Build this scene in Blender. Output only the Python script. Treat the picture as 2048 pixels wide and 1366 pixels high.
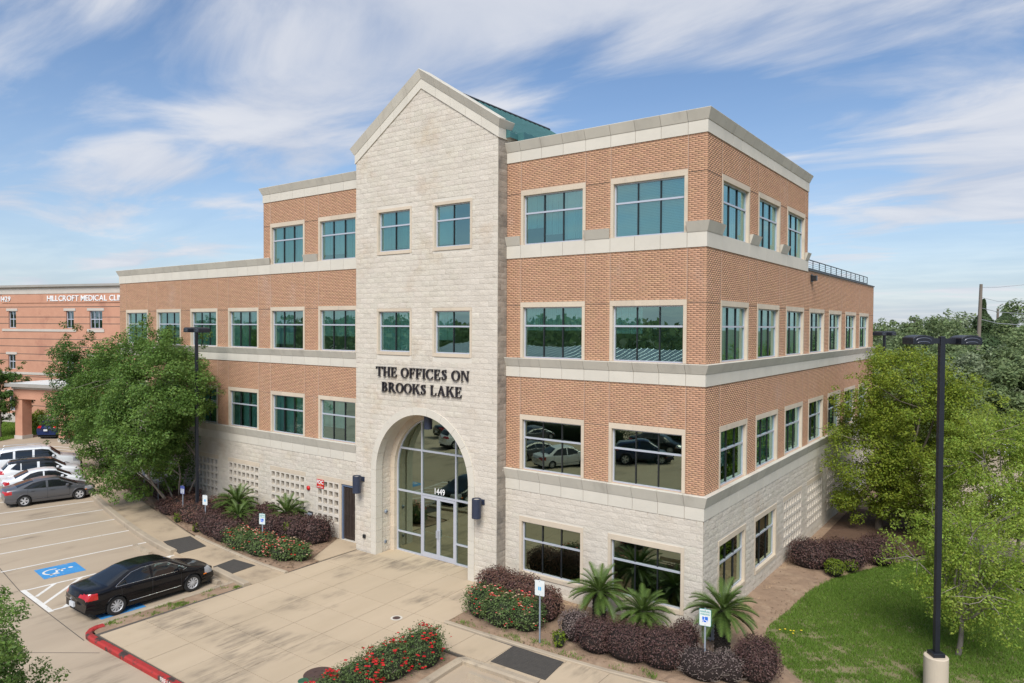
import bpy, bmesh, math, random
import numpy as np
from mathutils import Vector, Matrix
random.seed(7); RNG = np.random.default_rng(11)
for o in list(bpy.data.objects): bpy.data.objects.remove(o, do_unlink=True)
SC = bpy.context.scene; COL = SC.collection
R = math.radians; PI = math.pi

# ------------------------------------------------------------------ camera
cam = bpy.data.cameras.new('camera'); camo = bpy.data.objects.new('camera', cam); COL.objects.link(camo)
cam.sensor_width = 36; cam.lens = 1431.488/2048*36; cam.clip_start = 0.1; cam.clip_end = 6000
_rt = Vector((0.80639, 0.59136, 0.00516)); _up = Vector((-0.01676, 0.01413, 0.99976)); _fw = Vector((-0.59115, 0.80628, -0.0213))
M = Matrix.Identity(4)
for i in range(3):
    M[i][0] = _rt[i]; M[i][1] = _up[i]; M[i][2] = -_fw[i]
M.translation = (8.2508, -21.3489, 9.1268); camo.matrix_world = M
SC.camera = camo
SC.render.resolution_x = 1024; SC.render.resolution_y = 683

# ------------------------------------------------------------------ light
SUN_EL, SUN_AZ = R(46), R(152)          # azimuth from +y clockwise
world = bpy.data.worlds.new('World'); SC.world = world; world.use_nodes = True
nt = world.node_tree; nt.nodes.clear(); N = nt.nodes.new; L = nt.links.new
sky = N('ShaderNodeTexSky'); sky.sky_type = 'NISHITA'; sky.sun_disc = False
sky.sun_elevation = SUN_EL; sky.sun_rotation = SUN_AZ; sky.air_density = 1.0; sky.dust_density = 0.6; sky.ozone_density = 1.6
def wmath(op, a, b=None, clamp=False):
    n = N('ShaderNodeMath'); n.operation = op; n.use_clamp = clamp
    for i, v in enumerate((a, b)):
        if v is None: continue
        if isinstance(v, (int, float)): n.inputs[i].default_value = v
        else: L(v, n.inputs[i])
    return n.outputs[0]
tc = N('ShaderNodeTexCoord'); sep = N('ShaderNodeSeparateXYZ'); L(tc.outputs['Generated'], sep.inputs[0])
den = wmath('ADD', wmath('MAXIMUM', sep.outputs[2], 0.0), 0.10)
comb = N('ShaderNodeCombineXYZ'); L(wmath('DIVIDE', sep.outputs[0], den), comb.inputs[0]); L(wmath('DIVIDE', sep.outputs[1], den), comb.inputs[1])
def wnoise(scale, detail, rough, off, strx=1.0, dist=0.0, rot=0.0):
    mp = N('ShaderNodeMapping'); mp.inputs['Location'].default_value = off; mp.inputs['Scale'].default_value = (strx, 1, 1); mp.inputs['Rotation'].default_value = (0, 0, rot)
    L(comb.outputs[0], mp.inputs[0]); n = N('ShaderNodeTexNoise'); n.inputs['Scale'].default_value = scale; n.inputs['Detail'].default_value = detail
    n.inputs['Roughness'].default_value = rough; n.inputs['Distortion'].default_value = dist; L(mp.outputs[0], n.inputs['Vector']); return n.outputs['Fac']
big = wnoise(0.62, 3, 0.5, (9.260, 7.466, 0), 0.8, 0.3, 0.020)
mid = wnoise(1.7, 8, 0.58, (2.771, 17.331, 0), 0.55, 0.5, 0.020)
veil = wnoise(0.9, 6, 0.6, (1.2, 9.4, 0), 0.35, 0.6, 0.020)
def ramp(v, lo, hi):
    m = N('ShaderNodeMapRange'); m.interpolation_type = 'SMOOTHSTEP'; m.inputs['From Min'].default_value = lo; m.inputs['From Max'].default_value = hi; L(v, m.inputs['Value']); return m.outputs['Result']
dens = wmath('ADD', wmath('MULTIPLY', big, 0.55), wmath('MULTIPLY', mid, 0.45))
cl = ramp(dens, 0.445, 0.60)
ve = wmath('MULTIPLY', ramp(veil, 0.44, 0.76), 0.42)
hz = wmath('MULTIPLY', wmath('POWER', wmath('SUBTRACT', 1.0, wmath('MAXIMUM', sep.outputs[2], 0.0), True), 7.0), 0.84)   # pale haze towards the horizon
cov = wmath('MAXIMUM', wmath('MAXIMUM', wmath('MULTIPLY', cl, 0.92), ve), hz, True)
shade = ramp(mid, 0.3, 0.75)
ccol = N('ShaderNodeMix'); ccol.data_type = 'RGBA'; L(shade, ccol.inputs[0])
ccol.inputs[6].default_value = (4.5, 5.0, 6.1, 1); ccol.inputs[7].default_value = (6.6, 6.75, 7.2, 1)
skyb = N('ShaderNodeMix'); skyb.data_type = 'RGBA'; skyb.blend_type = 'MULTIPLY'; skyb.inputs[0].default_value = 1
L(sky.outputs[0], skyb.inputs[6]); skyb.inputs[7].default_value = (0.90, 1.03, 1.16, 1)
mx = N('ShaderNodeMix'); mx.data_type = 'RGBA'; L(cov, mx.inputs[0]); L(skyb.outputs[2], mx.inputs[6]); L(ccol.outputs[2], mx.inputs[7])
bg = N('ShaderNodeBackground'); bg.inputs['Strength'].default_value = 0.064; L(mx.outputs[2], bg.inputs[0])
wo = N('ShaderNodeOutputWorld'); L(bg.outputs[0], wo.inputs[0])
sl = bpy.data.lights.new('sun', 'SUN'); sl.energy = 2.4; sl.angle = R(34); sl.color = (1.0, 0.97, 0.92)
so = bpy.data.objects.new('sun', sl); COL.objects.link(so)
sd = Vector((math.sin(SUN_AZ)*math.cos(SUN_EL), math.cos(SUN_AZ)*math.cos(SUN_EL), math.sin(SUN_EL)))
so.rotation_euler = (-sd).to_track_quat('-Z', 'Y').to_euler(); so.location = (0, -30, 60)
vs = SC.view_settings; vs.view_transform = 'Standard'; vs.look = 'None'; vs.exposure = 0.88; vs.gamma = 1.0; vs.use_curve_mapping = False
SC.render.engine = 'CYCLES'; SC.cycles.max_bounces = 8; SC.cycles.transparent_max_bounces = 16; SC.cycles.glossy_bounces = 4

# ------------------------------------------------------------------ materials
MATS = {}
def pmat(name, c1, c2=None, scale=3.0, rough=0.8, bump=0.0, bscale=40.0, island=0.0, metal=0.0, spec=0.5, coat=0.0, c3=None, s3=1.0, lo3=0.55, hi3=0.7, trans=0.0, stretch=(1, 1, 1), gen=None, detail=6, hue=0.0, m3=None):
    """noise-mixed base colour, optional stain colour c3, per-piece variation, fine bump"""
    m = bpy.data.materials.new(name); m.use_nodes = True; t = m.node_tree; n = t.nodes; l = t.links
    b = n['Principled BSDF']; b.inputs['Roughness'].default_value = rough; b.inputs['Metallic'].default_value = metal
    b.inputs['Specular IOR Level'].default_value = spec; b.inputs['Coat Weight'].default_value = coat; b.inputs['Coat Roughness'].default_value = 0.04
    if c2 is None: c2 = tuple(x*0.85 for x in c1)
    geo = n.new('ShaderNodeNewGeometry'); mp = n.new('ShaderNodeMapping'); mp.inputs['Scale'].default_value = stretch; l.new(geo.outputs['Position'], mp.inputs[0])
    nz = n.new('ShaderNodeTexNoise'); nz.inputs['Scale'].default_value = scale; nz.inputs['Detail'].default_value = detail; nz.inputs['Roughness'].default_value = 0.6; l.new(mp.outputs[0], nz.inputs['Vector'])
    mr = n.new('ShaderNodeMapRange'); mr.inputs['From Min'].default_value = 0.3; mr.inputs['From Max'].default_value = 0.7; l.new(nz.outputs['Fac'], mr.inputs['Value'])
    mix = n.new('ShaderNodeMix'); mix.data_type = 'RGBA'; mix.inputs[6].default_value = (*c1, 1); mix.inputs[7].default_value = (*c2, 1); l.new(mr.outputs[0], mix.inputs[0]); out = mix.outputs[2]
    if c3:
        n3 = n.new('ShaderNodeTexNoise'); n3.inputs['Scale'].default_value = s3; n3.inputs['Detail'].default_value = 8; n3.inputs['Roughness'].default_value = 0.65; l.new(mp.outputs[0], n3.inputs['Vector'])
        r3 = n.new('ShaderNodeMapRange'); r3.interpolation_type = 'SMOOTHSTEP'; r3.inputs['From Min'].default_value = lo3; r3.inputs['From Max'].default_value = hi3; l.new(n3.outputs['Fac'], r3.inputs['Value'])
        f3 = r3.outputs[0]
        if m3:      # patches (large, even noise) that carry the streaks
            mpb = n.new('ShaderNodeMapping'); mpb.inputs['Scale'].default_value = m3[1]; mpb.inputs['Location'].default_value = m3[4]; l.new(geo.outputs['Position'], mpb.inputs[0])
            nb3 = n.new('ShaderNodeTexNoise'); nb3.inputs['Scale'].default_value = m3[0]; nb3.inputs['Detail'].default_value = 3; l.new(mpb.outputs[0], nb3.inputs['Vector'])
            rb3 = n.new('ShaderNodeMapRange'); rb3.interpolation_type = 'SMOOTHSTEP'; rb3.inputs['From Min'].default_value = m3[2]; rb3.inputs['From Max'].default_value = m3[3]; l.new(nb3.outputs['Fac'], rb3.inputs['Value'])
            mu3 = n.new('ShaderNodeMath'); mu3.operation = 'MULTIPLY'; l.new(f3, mu3.inputs[0]); l.new(rb3.outputs[0], mu3.inputs[1]); f3 = mu3.outputs[0]
        m3 = n.new('ShaderNodeMix'); m3.data_type = 'RGBA'; l.new(f3, m3.inputs[0]); l.new(out, m3.inputs[6]); m3.inputs[7].default_value = (*c3, 1); out = m3.outputs[2]
    if island:
        hs = n.new('ShaderNodeHueSaturation'); mm = n.new('ShaderNodeMapRange'); mm.inputs['To Min'].default_value = 1-island; mm.inputs['To Max'].default_value = 1+island
        oi = n.new('ShaderNodeObjectInfo'); sm = n.new('ShaderNodeMath'); sm.operation = 'ADD'; l.new(geo.outputs['Random Per Island'], sm.inputs[0]); l.new(oi.outputs['Random'], sm.inputs[1]); fr0 = n.new('ShaderNodeMath'); fr0.operation = 'FRACT'; l.new(sm.outputs[0], fr0.inputs[0]); l.new(fr0.outputs[0], mm.inputs['Value']); l.new(mm.outputs[0], hs.inputs['Value']); l.new(out, hs.inputs['Color'])
        if hue:
            mu = n.new('ShaderNodeMath'); mu.operation = 'MULTIPLY'; mu.inputs[1].default_value = 7.13; l.new(geo.outputs['Random Per Island'], mu.inputs[0])
            fr = n.new('ShaderNodeMath'); fr.operation = 'FRACT'; l.new(mu.outputs[0], fr.inputs[0])
            mh = n.new('ShaderNodeMapRange'); mh.inputs['To Min'].default_value = 0.5-hue; mh.inputs['To Max'].default_value = 0.5+hue; l.new(fr.outputs[0], mh.inputs['Value']); l.new(mh.outputs[0], hs.inputs['Hue'])
        out = hs.outputs['Color']
    l.new(out, b.inputs['Base Color'])
    if bump:
        nb = n.new('ShaderNodeTexNoise'); nb.inputs['Scale'].default_value = bscale; nb.inputs['Detail'].default_value = 5; l.new(geo.outputs['Position'], nb.inputs['Vector'])
        bp = n.new('ShaderNodeBump'); bp.inputs['Strength'].default_value = bump; bp.inputs['Distance'].default_value = 0.02; l.new(nb.outputs['Fac'], bp.inputs['Height']); l.new(bp.outputs[0], b.inputs['Normal'])
    if trans:
        tr = n.new('ShaderNodeBsdfTranslucent'); l.new(out, tr.inputs['Color']); ms = n.new('ShaderNodeMixShader'); ms.inputs[0].default_value = trans
        l.new(b.outputs[0], ms.inputs[1]); l.new(tr.outputs[0], ms.inputs[2]); l.new(ms.outputs[0], n['Material Output'].inputs[0])
    MATS[name] = m; return m
def glassmat(name, tint, refl, base, rough=0.0):
    """coated thin glass: tinted see-through plus mirror-like reflection growing at grazing angles"""
    m = bpy.data.materials.new(name); m.use_nodes = True; t = m.node_tree; n = t.nodes; l = t.links; n.remove(n['Principled BSDF'])
    tr = n.new('ShaderNodeBsdfTransparent'); tr.inputs[0].default_value = (*tint, 1)
    gl = n.new('ShaderNodeBsdfGlossy'); gl.inputs[0].default_value = (*refl, 1); gl.inputs['Roughness'].default_value = rough
    fr = n.new('ShaderNodeFresnel'); fr.inputs[0].default_value = 1.55
    ad = n.new('ShaderNodeMath'); ad.operation = 'ADD'; ad.use_clamp = True; l.new(fr.outputs[0], ad.inputs[0]); oi = n.new('ShaderNodeObjectInfo'); mr = n.new('ShaderNodeMapRange'); mr.inputs['To Min'].default_value = base-.05; mr.inputs['To Max'].default_value = base+.06; l.new(oi.outputs['Random'], mr.inputs['Value']); l.new(mr.outputs[0], ad.inputs[1])
    ms = n.new('ShaderNodeMixShader'); l.new(ad.outputs[0], ms.inputs[0]); l.new(tr.outputs[0], ms.inputs[1]); l.new(gl.outputs[0], ms.inputs[2]); l.new(ms.outputs[0], n['Material Output'].inputs[0])
    geo = n.new('ShaderNodeNewGeometry'); nb = n.new('ShaderNodeTexNoise'); nb.inputs['Scale'].default_value = 0.9; nb.inputs['Detail'].default_value = 1; l.new(geo.outputs['Position'], nb.inputs['Vector'])
    bp = n.new('ShaderNodeBump'); bp.inputs['Strength'].default_value = 0.05; bp.inputs['Distance'].default_value = 0.05; l.new(nb.outputs['Fac'], bp.inputs['Height']); l.new(bp.outputs[0], gl.inputs['Normal'])
    MATS[name] = m; return m

pmat('brick', (0.475, 0.27, 0.163), (0.44, 0.247, 0.148), 2.0, 0.9, 0.2, 60, island=0.09, hue=0.005, c3=(0.49, 0.325, 0.24), s3=0.55, lo3=0.54, hi3=0.80, stretch=(1, 1, 0.6))
pmat('mortar', (0.485, 0.335, 0.24), (0.455, 0.31, 0.22), 4, 0.95, 0.2, 80)
pmat('stone', (0.585, 0.53, 0.45), (0.54, 0.485, 0.405), 1.3, 0.95, 0.9, 16, island=0.05, hue=0.006, c3=(0.50, 0.42, 0.325), s3=0.6, lo3=0.52, hi3=0.75)
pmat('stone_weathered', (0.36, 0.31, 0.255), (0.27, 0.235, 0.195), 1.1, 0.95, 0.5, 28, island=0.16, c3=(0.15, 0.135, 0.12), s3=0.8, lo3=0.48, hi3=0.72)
pmat('stone_joint', (0.62, 0.57, 0.49), (0.57, 0.52, 0.445), 3, 0.95, 0.2, 60)
pmat('precast', (0.595, 0.55, 0.47), (0.545, 0.505, 0.43), 1.2, 0.85, 0.15, 90, island=0.03)
pmat('precast_ledge', (0.57, 0.53, 0.45), (0.51, 0.475, 0.405), 1.5, 0.85, 0.15, 90, island=0.05, c3=(0.42, 0.385, 0.325), s3=1.6, lo3=0.5, hi3=0.8, stretch=(1, 1, 0.25))
pmat('trim_stone', (0.57, 0.48, 0.37), (0.52, 0.435, 0.335), 2, 0.85, 0.15, 80, island=0.06, c3=(0.42, 0.37, 0.30), s3=1.9, lo3=0.55, hi3=0.78)
pmat('aluminium', (0.52, 0.54, 0.60), (0.48, 0.50, 0.56), 8, 0.45, metal=0.3)
pmat('frame_dark', (0.012, 0.016, 0.018), (0.02, 0.02, 0.024), 5, 0.4)
pmat('black_paint', (0.010, 0.012, 0.018), (0.014, 0.016, 0.024), 3, 0.42, 0.05, 50)
pmat('lamp_lens', (0.10, 0.11, 0.14), (0.08, 0.09, 0.12), 6, 0.25)
pmat('blind', (0.82, 0.86, 0.84), (0.76, 0.80, 0.78), 2, 0.8, trans=0.25)
pmat('interior', (0.34, 0.34, 0.32), (0.28, 0.28, 0.27), 1, 0.9)
pmat('interior_floor', (0.16, 0.13, 0.11), None, 1, 0.8)
pmat('roof_gravel', (0.38, 0.37, 0.35), (0.30, 0.29, 0.28), 5, 0.95)
pmat('green_metal', (0.06, 0.17, 0.175), (0.05, 0.145, 0.15), 4, 0.5, metal=0.15)
pmat('sealant', (0.46, 0.33, 0.26), None, 4, 0.9)
pmat('dark_joint', (0.10, 0.085, 0.07), None, 4, 0.95)
glassmat('glass_office', (0.54, 0.90, 0.85), (0.62, 0.90, 0.84), 0.30)
glassmat('glass_low', (0.24, 0.46, 0.38), (0.74, 0.88, 0.68), 0.27)
pmat('concrete', (0.43, 0.345, 0.25), (0.36, 0.285, 0.205), 0.5, 0.9, 0.25, 120, c3=(0.13, 0.10, 0.07), s3=1.6, lo3=0.42, hi3=0.78, stretch=(1.0, 0.22, 1), m3=(0.30, (1, 1, 1), 0.45, 0.68, (4, 2, 0)))
pmat('plaza_slab', (0.48, 0.38, 0.265), (0.42, 0.33, 0.225), 0.45, 0.92, 0.2, 130, island=0.02, c3=(0.20, 0.16, 0.115), s3=3.0, lo3=0.36, hi3=0.72, stretch=(1.5, 0.30, 1), m3=(0.42, (0.8, 1, 1), 0.50, 0.66, (1.5, 3.0, 0)))
pmat('walk', (0.46, 0.36, 0.245), (0.38, 0.295, 0.20), 0.6, 0.92, 0.2, 120, c3=(0.20, 0.155, 0.11), s3=0.6, lo3=0.53, hi3=0.8)
pmat('kerb', (0.42, 0.345, 0.25), (0.33, 0.27, 0.20), 0.9, 0.92, 0.3, 60, c3=(0.12, 0.10, 0.08), s3=1.1, lo3=0.56, hi3=0.76)
pmat('kerb_red', (0.40, 0.026, 0.022), (0.30, 0.022, 0.02), 1.2, 0.75, 0.3, 60, c3=(0.045, 0.03, 0.025), s3=2.6, lo3=0.50, hi3=0.62)
pmat('paint_white', (0.72, 0.70, 0.66), (0.62, 0.60, 0.55), 2, 0.8, c3=(0.42, 0.36, 0.28), s3=5, lo3=0.58, hi3=0.7)
pmat('paint_blue', (0.035, 0.22, 0.50), (0.05, 0.26, 0.55), 2, 0.75, c3=(0.30, 0.30, 0.32), s3=4, lo3=0.62, hi3=0.70)
pmat('dark_mat', (0.050, 0.045, 0.040), (0.065, 0.058, 0.05), 6, 0.95, 0.4, 90)
pmat('soil', (0.30, 0.205, 0.135), (0.22, 0.145, 0.095), 2.5, 0.98, 0.8, 22, c3=(0.36, 0.26, 0.175), s3=0.9, lo3=0.5, hi3=0.72)
pmat('mulch', (0.085, 0.045, 0.028), (0.13, 0.075, 0.045), 9, 0.98, 0.9, 30)
pmat('gravel', (0.40, 0.28, 0.17), (0.28, 0.19, 0.115), 9, 0.95, 0.9, 25, island=0.25)
pmat('lawn_base', (0.22, 0.185, 0.10), (0.16, 0.15, 0.065), 1.2, 0.95, 0.6, 30, c3=(0.30, 0.24, 0.15), s3=1.5, lo3=0.55, hi3=0.72)
pmat('grass_blade', (0.12, 0.21, 0.028), (0.155, 0.25, 0.04), 0.7, 0.7, island=0.30, hue=0.012, trans=0.3, spec=0.25)
pmat('far_ground', (0.10, 0.13, 0.05), (0.15, 0.14, 0.08), 0.03, 0.95, c3=(0.28, 0.23, 0.17), s3=0.012, lo3=0.55, hi3=0.62)

# ------------------------------------------------------------------ helpers
def tag(o, label=None, cat=None, group=None, kind=None):
    for k, v in (('label', label), ('category', cat), ('group', group), ('kind', kind)):
        if v: o[k] = v
    return o
def link(name, me, mat=None, parent=None, **kw):
    o = bpy.data.objects.new(name, me); COL.objects.link(o)
    if mat is not None and me is not None and len(me.materials) == 0: me.materials.append(MATS[mat] if isinstance(mat, str) else mat)
    if parent is not None: o.parent = parent
    return tag(o, **kw)
def empty(name, loc=(0, 0, 0), rz=0.0, **kw):
    o = bpy.data.objects.new(name, None); COL.objects.link(o); o.location = loc; o.rotation_euler = (0, 0, rz); o.empty_display_size = 0.3
    return tag(o, **kw)
def np_mesh(name, V, F, smooth=False):
    """fast mesh from arrays: V (n,3), F (m,k)"""
    V = np.asarray(V, np.float32); F = np.asarray(F, np.int32); me = bpy.data.meshes.new(name); m, k = F.shape
    me.vertices.add(len(V)); me.vertices.foreach_set('co', V.ravel()); me.loops.add(m*k); me.loops.foreach_set('vertex_index', F.ravel())
    me.polygons.add(m); me.polygons.foreach_set('loop_start', np.arange(0, m*k, k, dtype=np.int32)); me.polygons.foreach_set('loop_total', np.full(m, k, np.int32))
    if smooth: me.polygons.foreach_set('use_smooth', np.ones(m, bool))
    me.update(calc_edges=True); return me
class MB:
    def __init__(s): s.v = []; s.f = []; s.sm = False
    def add(s, vs, fs):
        b = len(s.v); s.v += [tuple(p) for p in vs]; s.f += [tuple(i+b for i in f) for f in fs]; return s
    def box(s, x0, x1, y0, y1, z0, z1):
        return s.add([(x0, y0, z0), (x1, y0, z0), (x1, y1, z0), (x0, y1, z0), (x0, y0, z1), (x1, y0, z1), (x1, y1, z1), (x0, y1, z1)],
                     [(0, 3, 2, 1), (4, 5, 6, 7), (0, 1, 5, 4), (1, 2, 6, 5), (2, 3, 7, 6), (3, 0, 4, 7)])
    def prism(s, poly, z0, z1):                       # poly in xy (ccw), extruded in z
        n = len(poly); return s.add([(x, y, z0) for x, y in poly]+[(x, y, z1) for x, y in poly],
                     [tuple(range(n-1, -1, -1)), tuple(range(n, 2*n))]+[(i, (i+1) % n, n+(i+1) % n, n+i) for i in range(n)])
    def prism_y(s, poly, y0, y1):                     # poly in xz, extruded in y
        n = len(poly); return s.add([(x, y0, z) for x, z in poly]+[(x, y1, z) for x, z in poly],
                     [tuple(range(n)), tuple(range(2*n-1, n-1, -1))]+[(i, n+i, n+(i+1) % n, (i+1) % n) for i in range(n)])
    def tube(s, pts, rad, n=8, cap=True):
        pts = [Vector(p) for p in pts]; rad = rad if hasattr(rad, '__len__') else [rad]*len(pts); b = len(s.v)
        for i, p in enumerate(pts):
            d = (pts[min(i+1, len(pts)-1)]-pts[max(i-1, 0)]).normalized(); a = d.orthogonal() if abs(d.z) > 0.9 else Vector((0, 0, 1)).cross(d)
            if abs(d.z) > 0.9: a = Vector((1, 0, 0))-d*d.x
            a.normalize(); c = d.cross(a)
            for k in range(n):
                t = 2*PI*k/n; s.v.append(tuple(p+(a*math.cos(t)+c*math.sin(t))*rad[i]))
        for i in range(len(pts)-1):
            for k in range(n):
                s.f.append((b+i*n+k, b+i*n+(k+1) % n, b+(i+1)*n+(k+1) % n, b+(i+1)*n+k))
        if cap: s.f.append(tuple(b+k for k in range(n-1, -1, -1))); s.f.append(tuple(b+(len(pts)-1)*n+k for k in range(n)))
        return s
    def lathe(s, prof, n=24, axis='z', c=(0, 0, 0)):  # prof [(r,h)]
        b = len(s.v)
        for r, h in prof:
            for k in range(n):
                t = 2*PI*k/n; p = (r*math.cos(t), r*math.sin(t), h)
                if axis == 'y': p = (p[0], h, p[1])
                s.v.append((p[0]+c[0], p[1]+c[1], p[2]+c[2]))
        for i in range(len(prof)-1):
            for k in range(n): s.f.append((b+i*n+k, b+i*n+(k+1) % n, b+(i+1)*n+(k+1) % n, b+(i+1)*n+k))
        s.f.append(tuple(b+k for k in range(n-1, -1, -1))); s.f.append(tuple(b+(len(prof)-1)*n+k for k in range(n))); return s
    def mesh(s, name='m', smooth=False, fix=False):
        me = bpy.data.meshes.new(name); me.from_pydata(s.v, [], s.f)
        if fix:
            bm = bmesh.new(); bm.from_mesh(me); bmesh.ops.recalc_face_normals(bm, faces=bm.faces); bm.to_mesh(me); bm.free()
        if smooth: me.polygons.foreach_set('use_smooth', np.ones(len(me.polygons), bool))
        me.update(); return me
    def obj(s, name, mat, parent=None, smooth=False, fix=False, **kw): return link(name, s.mesh(name, smooth, fix), mat, parent, **kw)
def box(name, mat, parent, x0, x1, y0, y1, z0, z1, **kw): return MB().box(x0, x1, y0, y1, z0, z1).obj(name, mat, parent, **kw)
def bevel(o, w=0.01, seg=2):
    m = o.modifiers.new('bevel', 'BEVEL'); m.width = w; m.segments = seg; m.limit_method = 'ANGLE'; return o
def copy_tree(o, parent=None):
    c = o.copy(); COL.objects.link(c); c.parent = parent
    for ch in list(o.children): copy_tree(ch, c)
    return c
GZ = -0.5       # plaza and walks
PZ = -0.62      # parking surface

# ================================================================== office building
BLD = empty('office_building', (0, 0, GZ), label='four storey orange brick and pale stone office building with gabled stone entrance tower', cat='building')
def bpart(o): # keep world position under the building empty
    o.matrix_parent_inverse = Matrix.Translation((0, 0, -GZ)); return o
def kid(o, p):
    o.parent = p; return o
TOWL, TOWR, TOWY, TC = -15.28, -7.66, -0.55, -11.5
def P3(pl, u, d, z):
    k, o = pl; return (u, o-d, z) if k == 'F' else (o+d, u, z)
def pbox(mb, pl, u0, u1, d0, d1, z0, z1):
    a = P3(pl, u0, d0, z0); b = P3(pl, u1, d1, z1)
    return mb.box(min(a[0], b[0]), max(a[0], b[0]), min(a[1], b[1]), max(a[1], b[1]), z0, z1)
FR, RT, TW, TS = ('F', 0.0), ('R', 0.0), ('F', TOWY), ('R', TOWR)
# levels: band bottom, crease, ledge top
B1, B2, B3, B4 = (3.10, 3.50, 3.88), (7.28, 7.66, 7.97), (11.62, 12.09, 12.41), (15.13, 15.52, 15.85)
LT = [2.15, 5.90, 10.0, 14.06]                       # lintel tops per storey
WB = [0.0, 3.89, 7.98, 12.095]                       # window bottoms
WA = [-7.0165, -3.3314]; WW = 2.716
WL = [-36.639+3.634*i for i in range(6)]; WLW = 2.636
WR_ = [1.2926+3.729*i for i in range(7)]; WRW = 2.749

# ---- core wall made of slabs round the openings
def core(mb, pl, u0, u1, z0, z1, holes, t=0.3):
    us = sorted({u0, u1}|{min(max(v, u0), u1) for h in holes for v in h[:2]})
    for a, b in zip(us, us[1:]):
        if b-a < 1e-4: continue
        m = (a+b)/2; zz = [(h[2], h[3]) for h in holes if h[0] < m < h[1]]; cur = z0
        for p, q in sorted(zz):
            p = max(p, z0); q = min(q, z1)
            if p > cur: pbox(mb, pl, a, b, -t, 0, cur, p)
            cur = max(cur, q)
        if cur < z1: pbox(mb, pl, a, b, -t, 0, cur, z1)
def lay(u0, u1, z0, z1, holes, bl, bh, jt, phase=0.0, odd=False):
    """running-bond pieces clipped to the openings -> array (ua,ub,za,zb,full)"""
    out = []; n = int(round((z1-z0)/bh)); bh = (z1-z0)/n
    for r in range(n):
        za, zb = z0+r*bh+jt/2, z0+(r+1)*bh-jt/2; zm = (za+zb)/2
        off = (0.5*bl if r % 2 else 0.0)+phase; segs = [(u0, u1)]
        for h in holes:
            hh = h(zm) if callable(h) else ((h[0], h[1]) if h[2] < zb-0.01 and h[3] > za+0.01 else None)
            if hh is None: continue
            ns = []
            for a, b in segs:
                if hh[1] <= a or hh[0] >= b: ns.append((a, b)); continue
                if hh[0] > a: ns.append((a, hh[0]))
                if hh[1] < b: ns.append((hh[1], b))
            segs = ns
        for a, b in segs:
            k = math.floor((a-off)/bl); u = off+k*bl
            while u < b:
                ua, ub = max(u, a), min(u+bl, b)
                if ub-ua > 0.035: out.append((ua+jt/2, ub-jt/2, za, zb, 1.0 if ub-ua > bl*0.99 else 0.0))
                u += bl
    return np.array(out)
def place_np(pl, U, D, Z):
    k, o = pl
    return np.stack([U, o-D, Z], -1) if k == 'F' else np.stack([o+D, U, Z], -1)
def brick_mesh(pl, A, proud=0.003):
    n = len(A); d = proud+RNG.uniform(-0.0008, 0.0008, n); ua, ub, za, zb = A[:, 0], A[:, 1], A[:, 2], A[:, 3]; e = np.zeros(n)-0.001
    V = np.concatenate([place_np(pl, u, dd, z)[:, None, :] for dd in (d, e) for u, z in ((ua, za), (ub, za), (ub, zb), (ua, zb))], 1).reshape(-1, 3)
    F = np.array([[0, 1, 2, 3], [0, 4, 5, 1], [1, 5, 6, 2], [2, 6, 7, 3], [3, 7, 4, 0]]); F = (F[None]+np.arange(n)[:, None, None]*8).reshape(-1, 4)
    return V, F
def stone_mesh(pl, A, nx=5, nz=4, lo=0.006, hi=0.020):
    n = len(A); gx, gz = np.meshgrid(np.linspace(0, 1, nx+1), np.linspace(0, 1, nz+1)); k = gx.size
    edge = (gx == 0)|(gx == 1)|(gz == 0)|(gz == 1); D = RNG.uniform(lo, hi, (n, k))+RNG.normal(0, 0.003, (n, 1)); D[:, edge.ravel()] = RNG.uniform(0.005, 0.012, (n, edge.sum()))
    jx = RNG.uniform(-0.25, 0.25, (n, k))/nx*(~edge.ravel()); jz = RNG.uniform(-0.2, 0.2, (n, k))/nz*(~edge.ravel())
    U = A[:, 0:1]+(gx.ravel()+jx)*(A[:, 1:2]-A[:, 0:1]); Z = A[:, 2:3]+(gz.ravel()+jz)*(A[:, 3:4]-A[:, 2:3]); V = place_np(pl, U, D, Z).reshape(-1, 3)
    f = [[j*(nx+1)+i, j*(nx+1)+i+1, (j+1)*(nx+1)+i+1, (j+1)*(nx+1)+i] for j in range(nz) for i in range(nx)]
    return V, (np.array(f)[None]+np.arange(n)[:, None, None]*k).reshape(-1, 4)
BRICKS, STONES = [], []          # (plane, array)
def win_holes(us, w, s): return [(u, u+w, WB[s], LT[s]) for u in us]
def joints(us, w, z0, z1): return [(x-0.008, x+0.008, z0, z1) for u in us for x in (u, u+w)]

def backing(pl, spans, name, mat):
    for q in spans:
        m = MB(); core(m, pl, *q); bpart(m.obj(name, mat, BLD))
hA = [h for s in range(1, 4) for h in win_holes(WA, WW, s)]
hL = win_holes(WL, WLW, 1)+win_holes(WL, WLW, 2); hL4 = win_holes(WL[4:], WLW, 3)
SCR = [(WL[i], WL[i]+WLW, 0.10, 2.0) for i in range(5)]+[(-18.57, -15.97, GZ, 2.0)]
hR = win_holes(WR_, WRW, 1)+win_holes(WR_, WRW, 2); hR4 = win_holes(WR_[:3], WRW, 3); hR0 = win_holes(WR_[:2], WRW, 0)
SCRR = [(WR_[i], WR_[i]+WRW, 0.05, 1.98) for i in range(2, 7)]
backing(FR, [(TOWR-0.2, 0, 3.0, 15.85, hA), (-37.44, TOWL+0.2, 3.0, 12.09, hL), (-22.67, TOWL+0.2, 12.09, 15.85, hL4), (-37.44, -22.67, 12.09, 12.40, [])], 'brick_backing', 'mortar')
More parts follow.
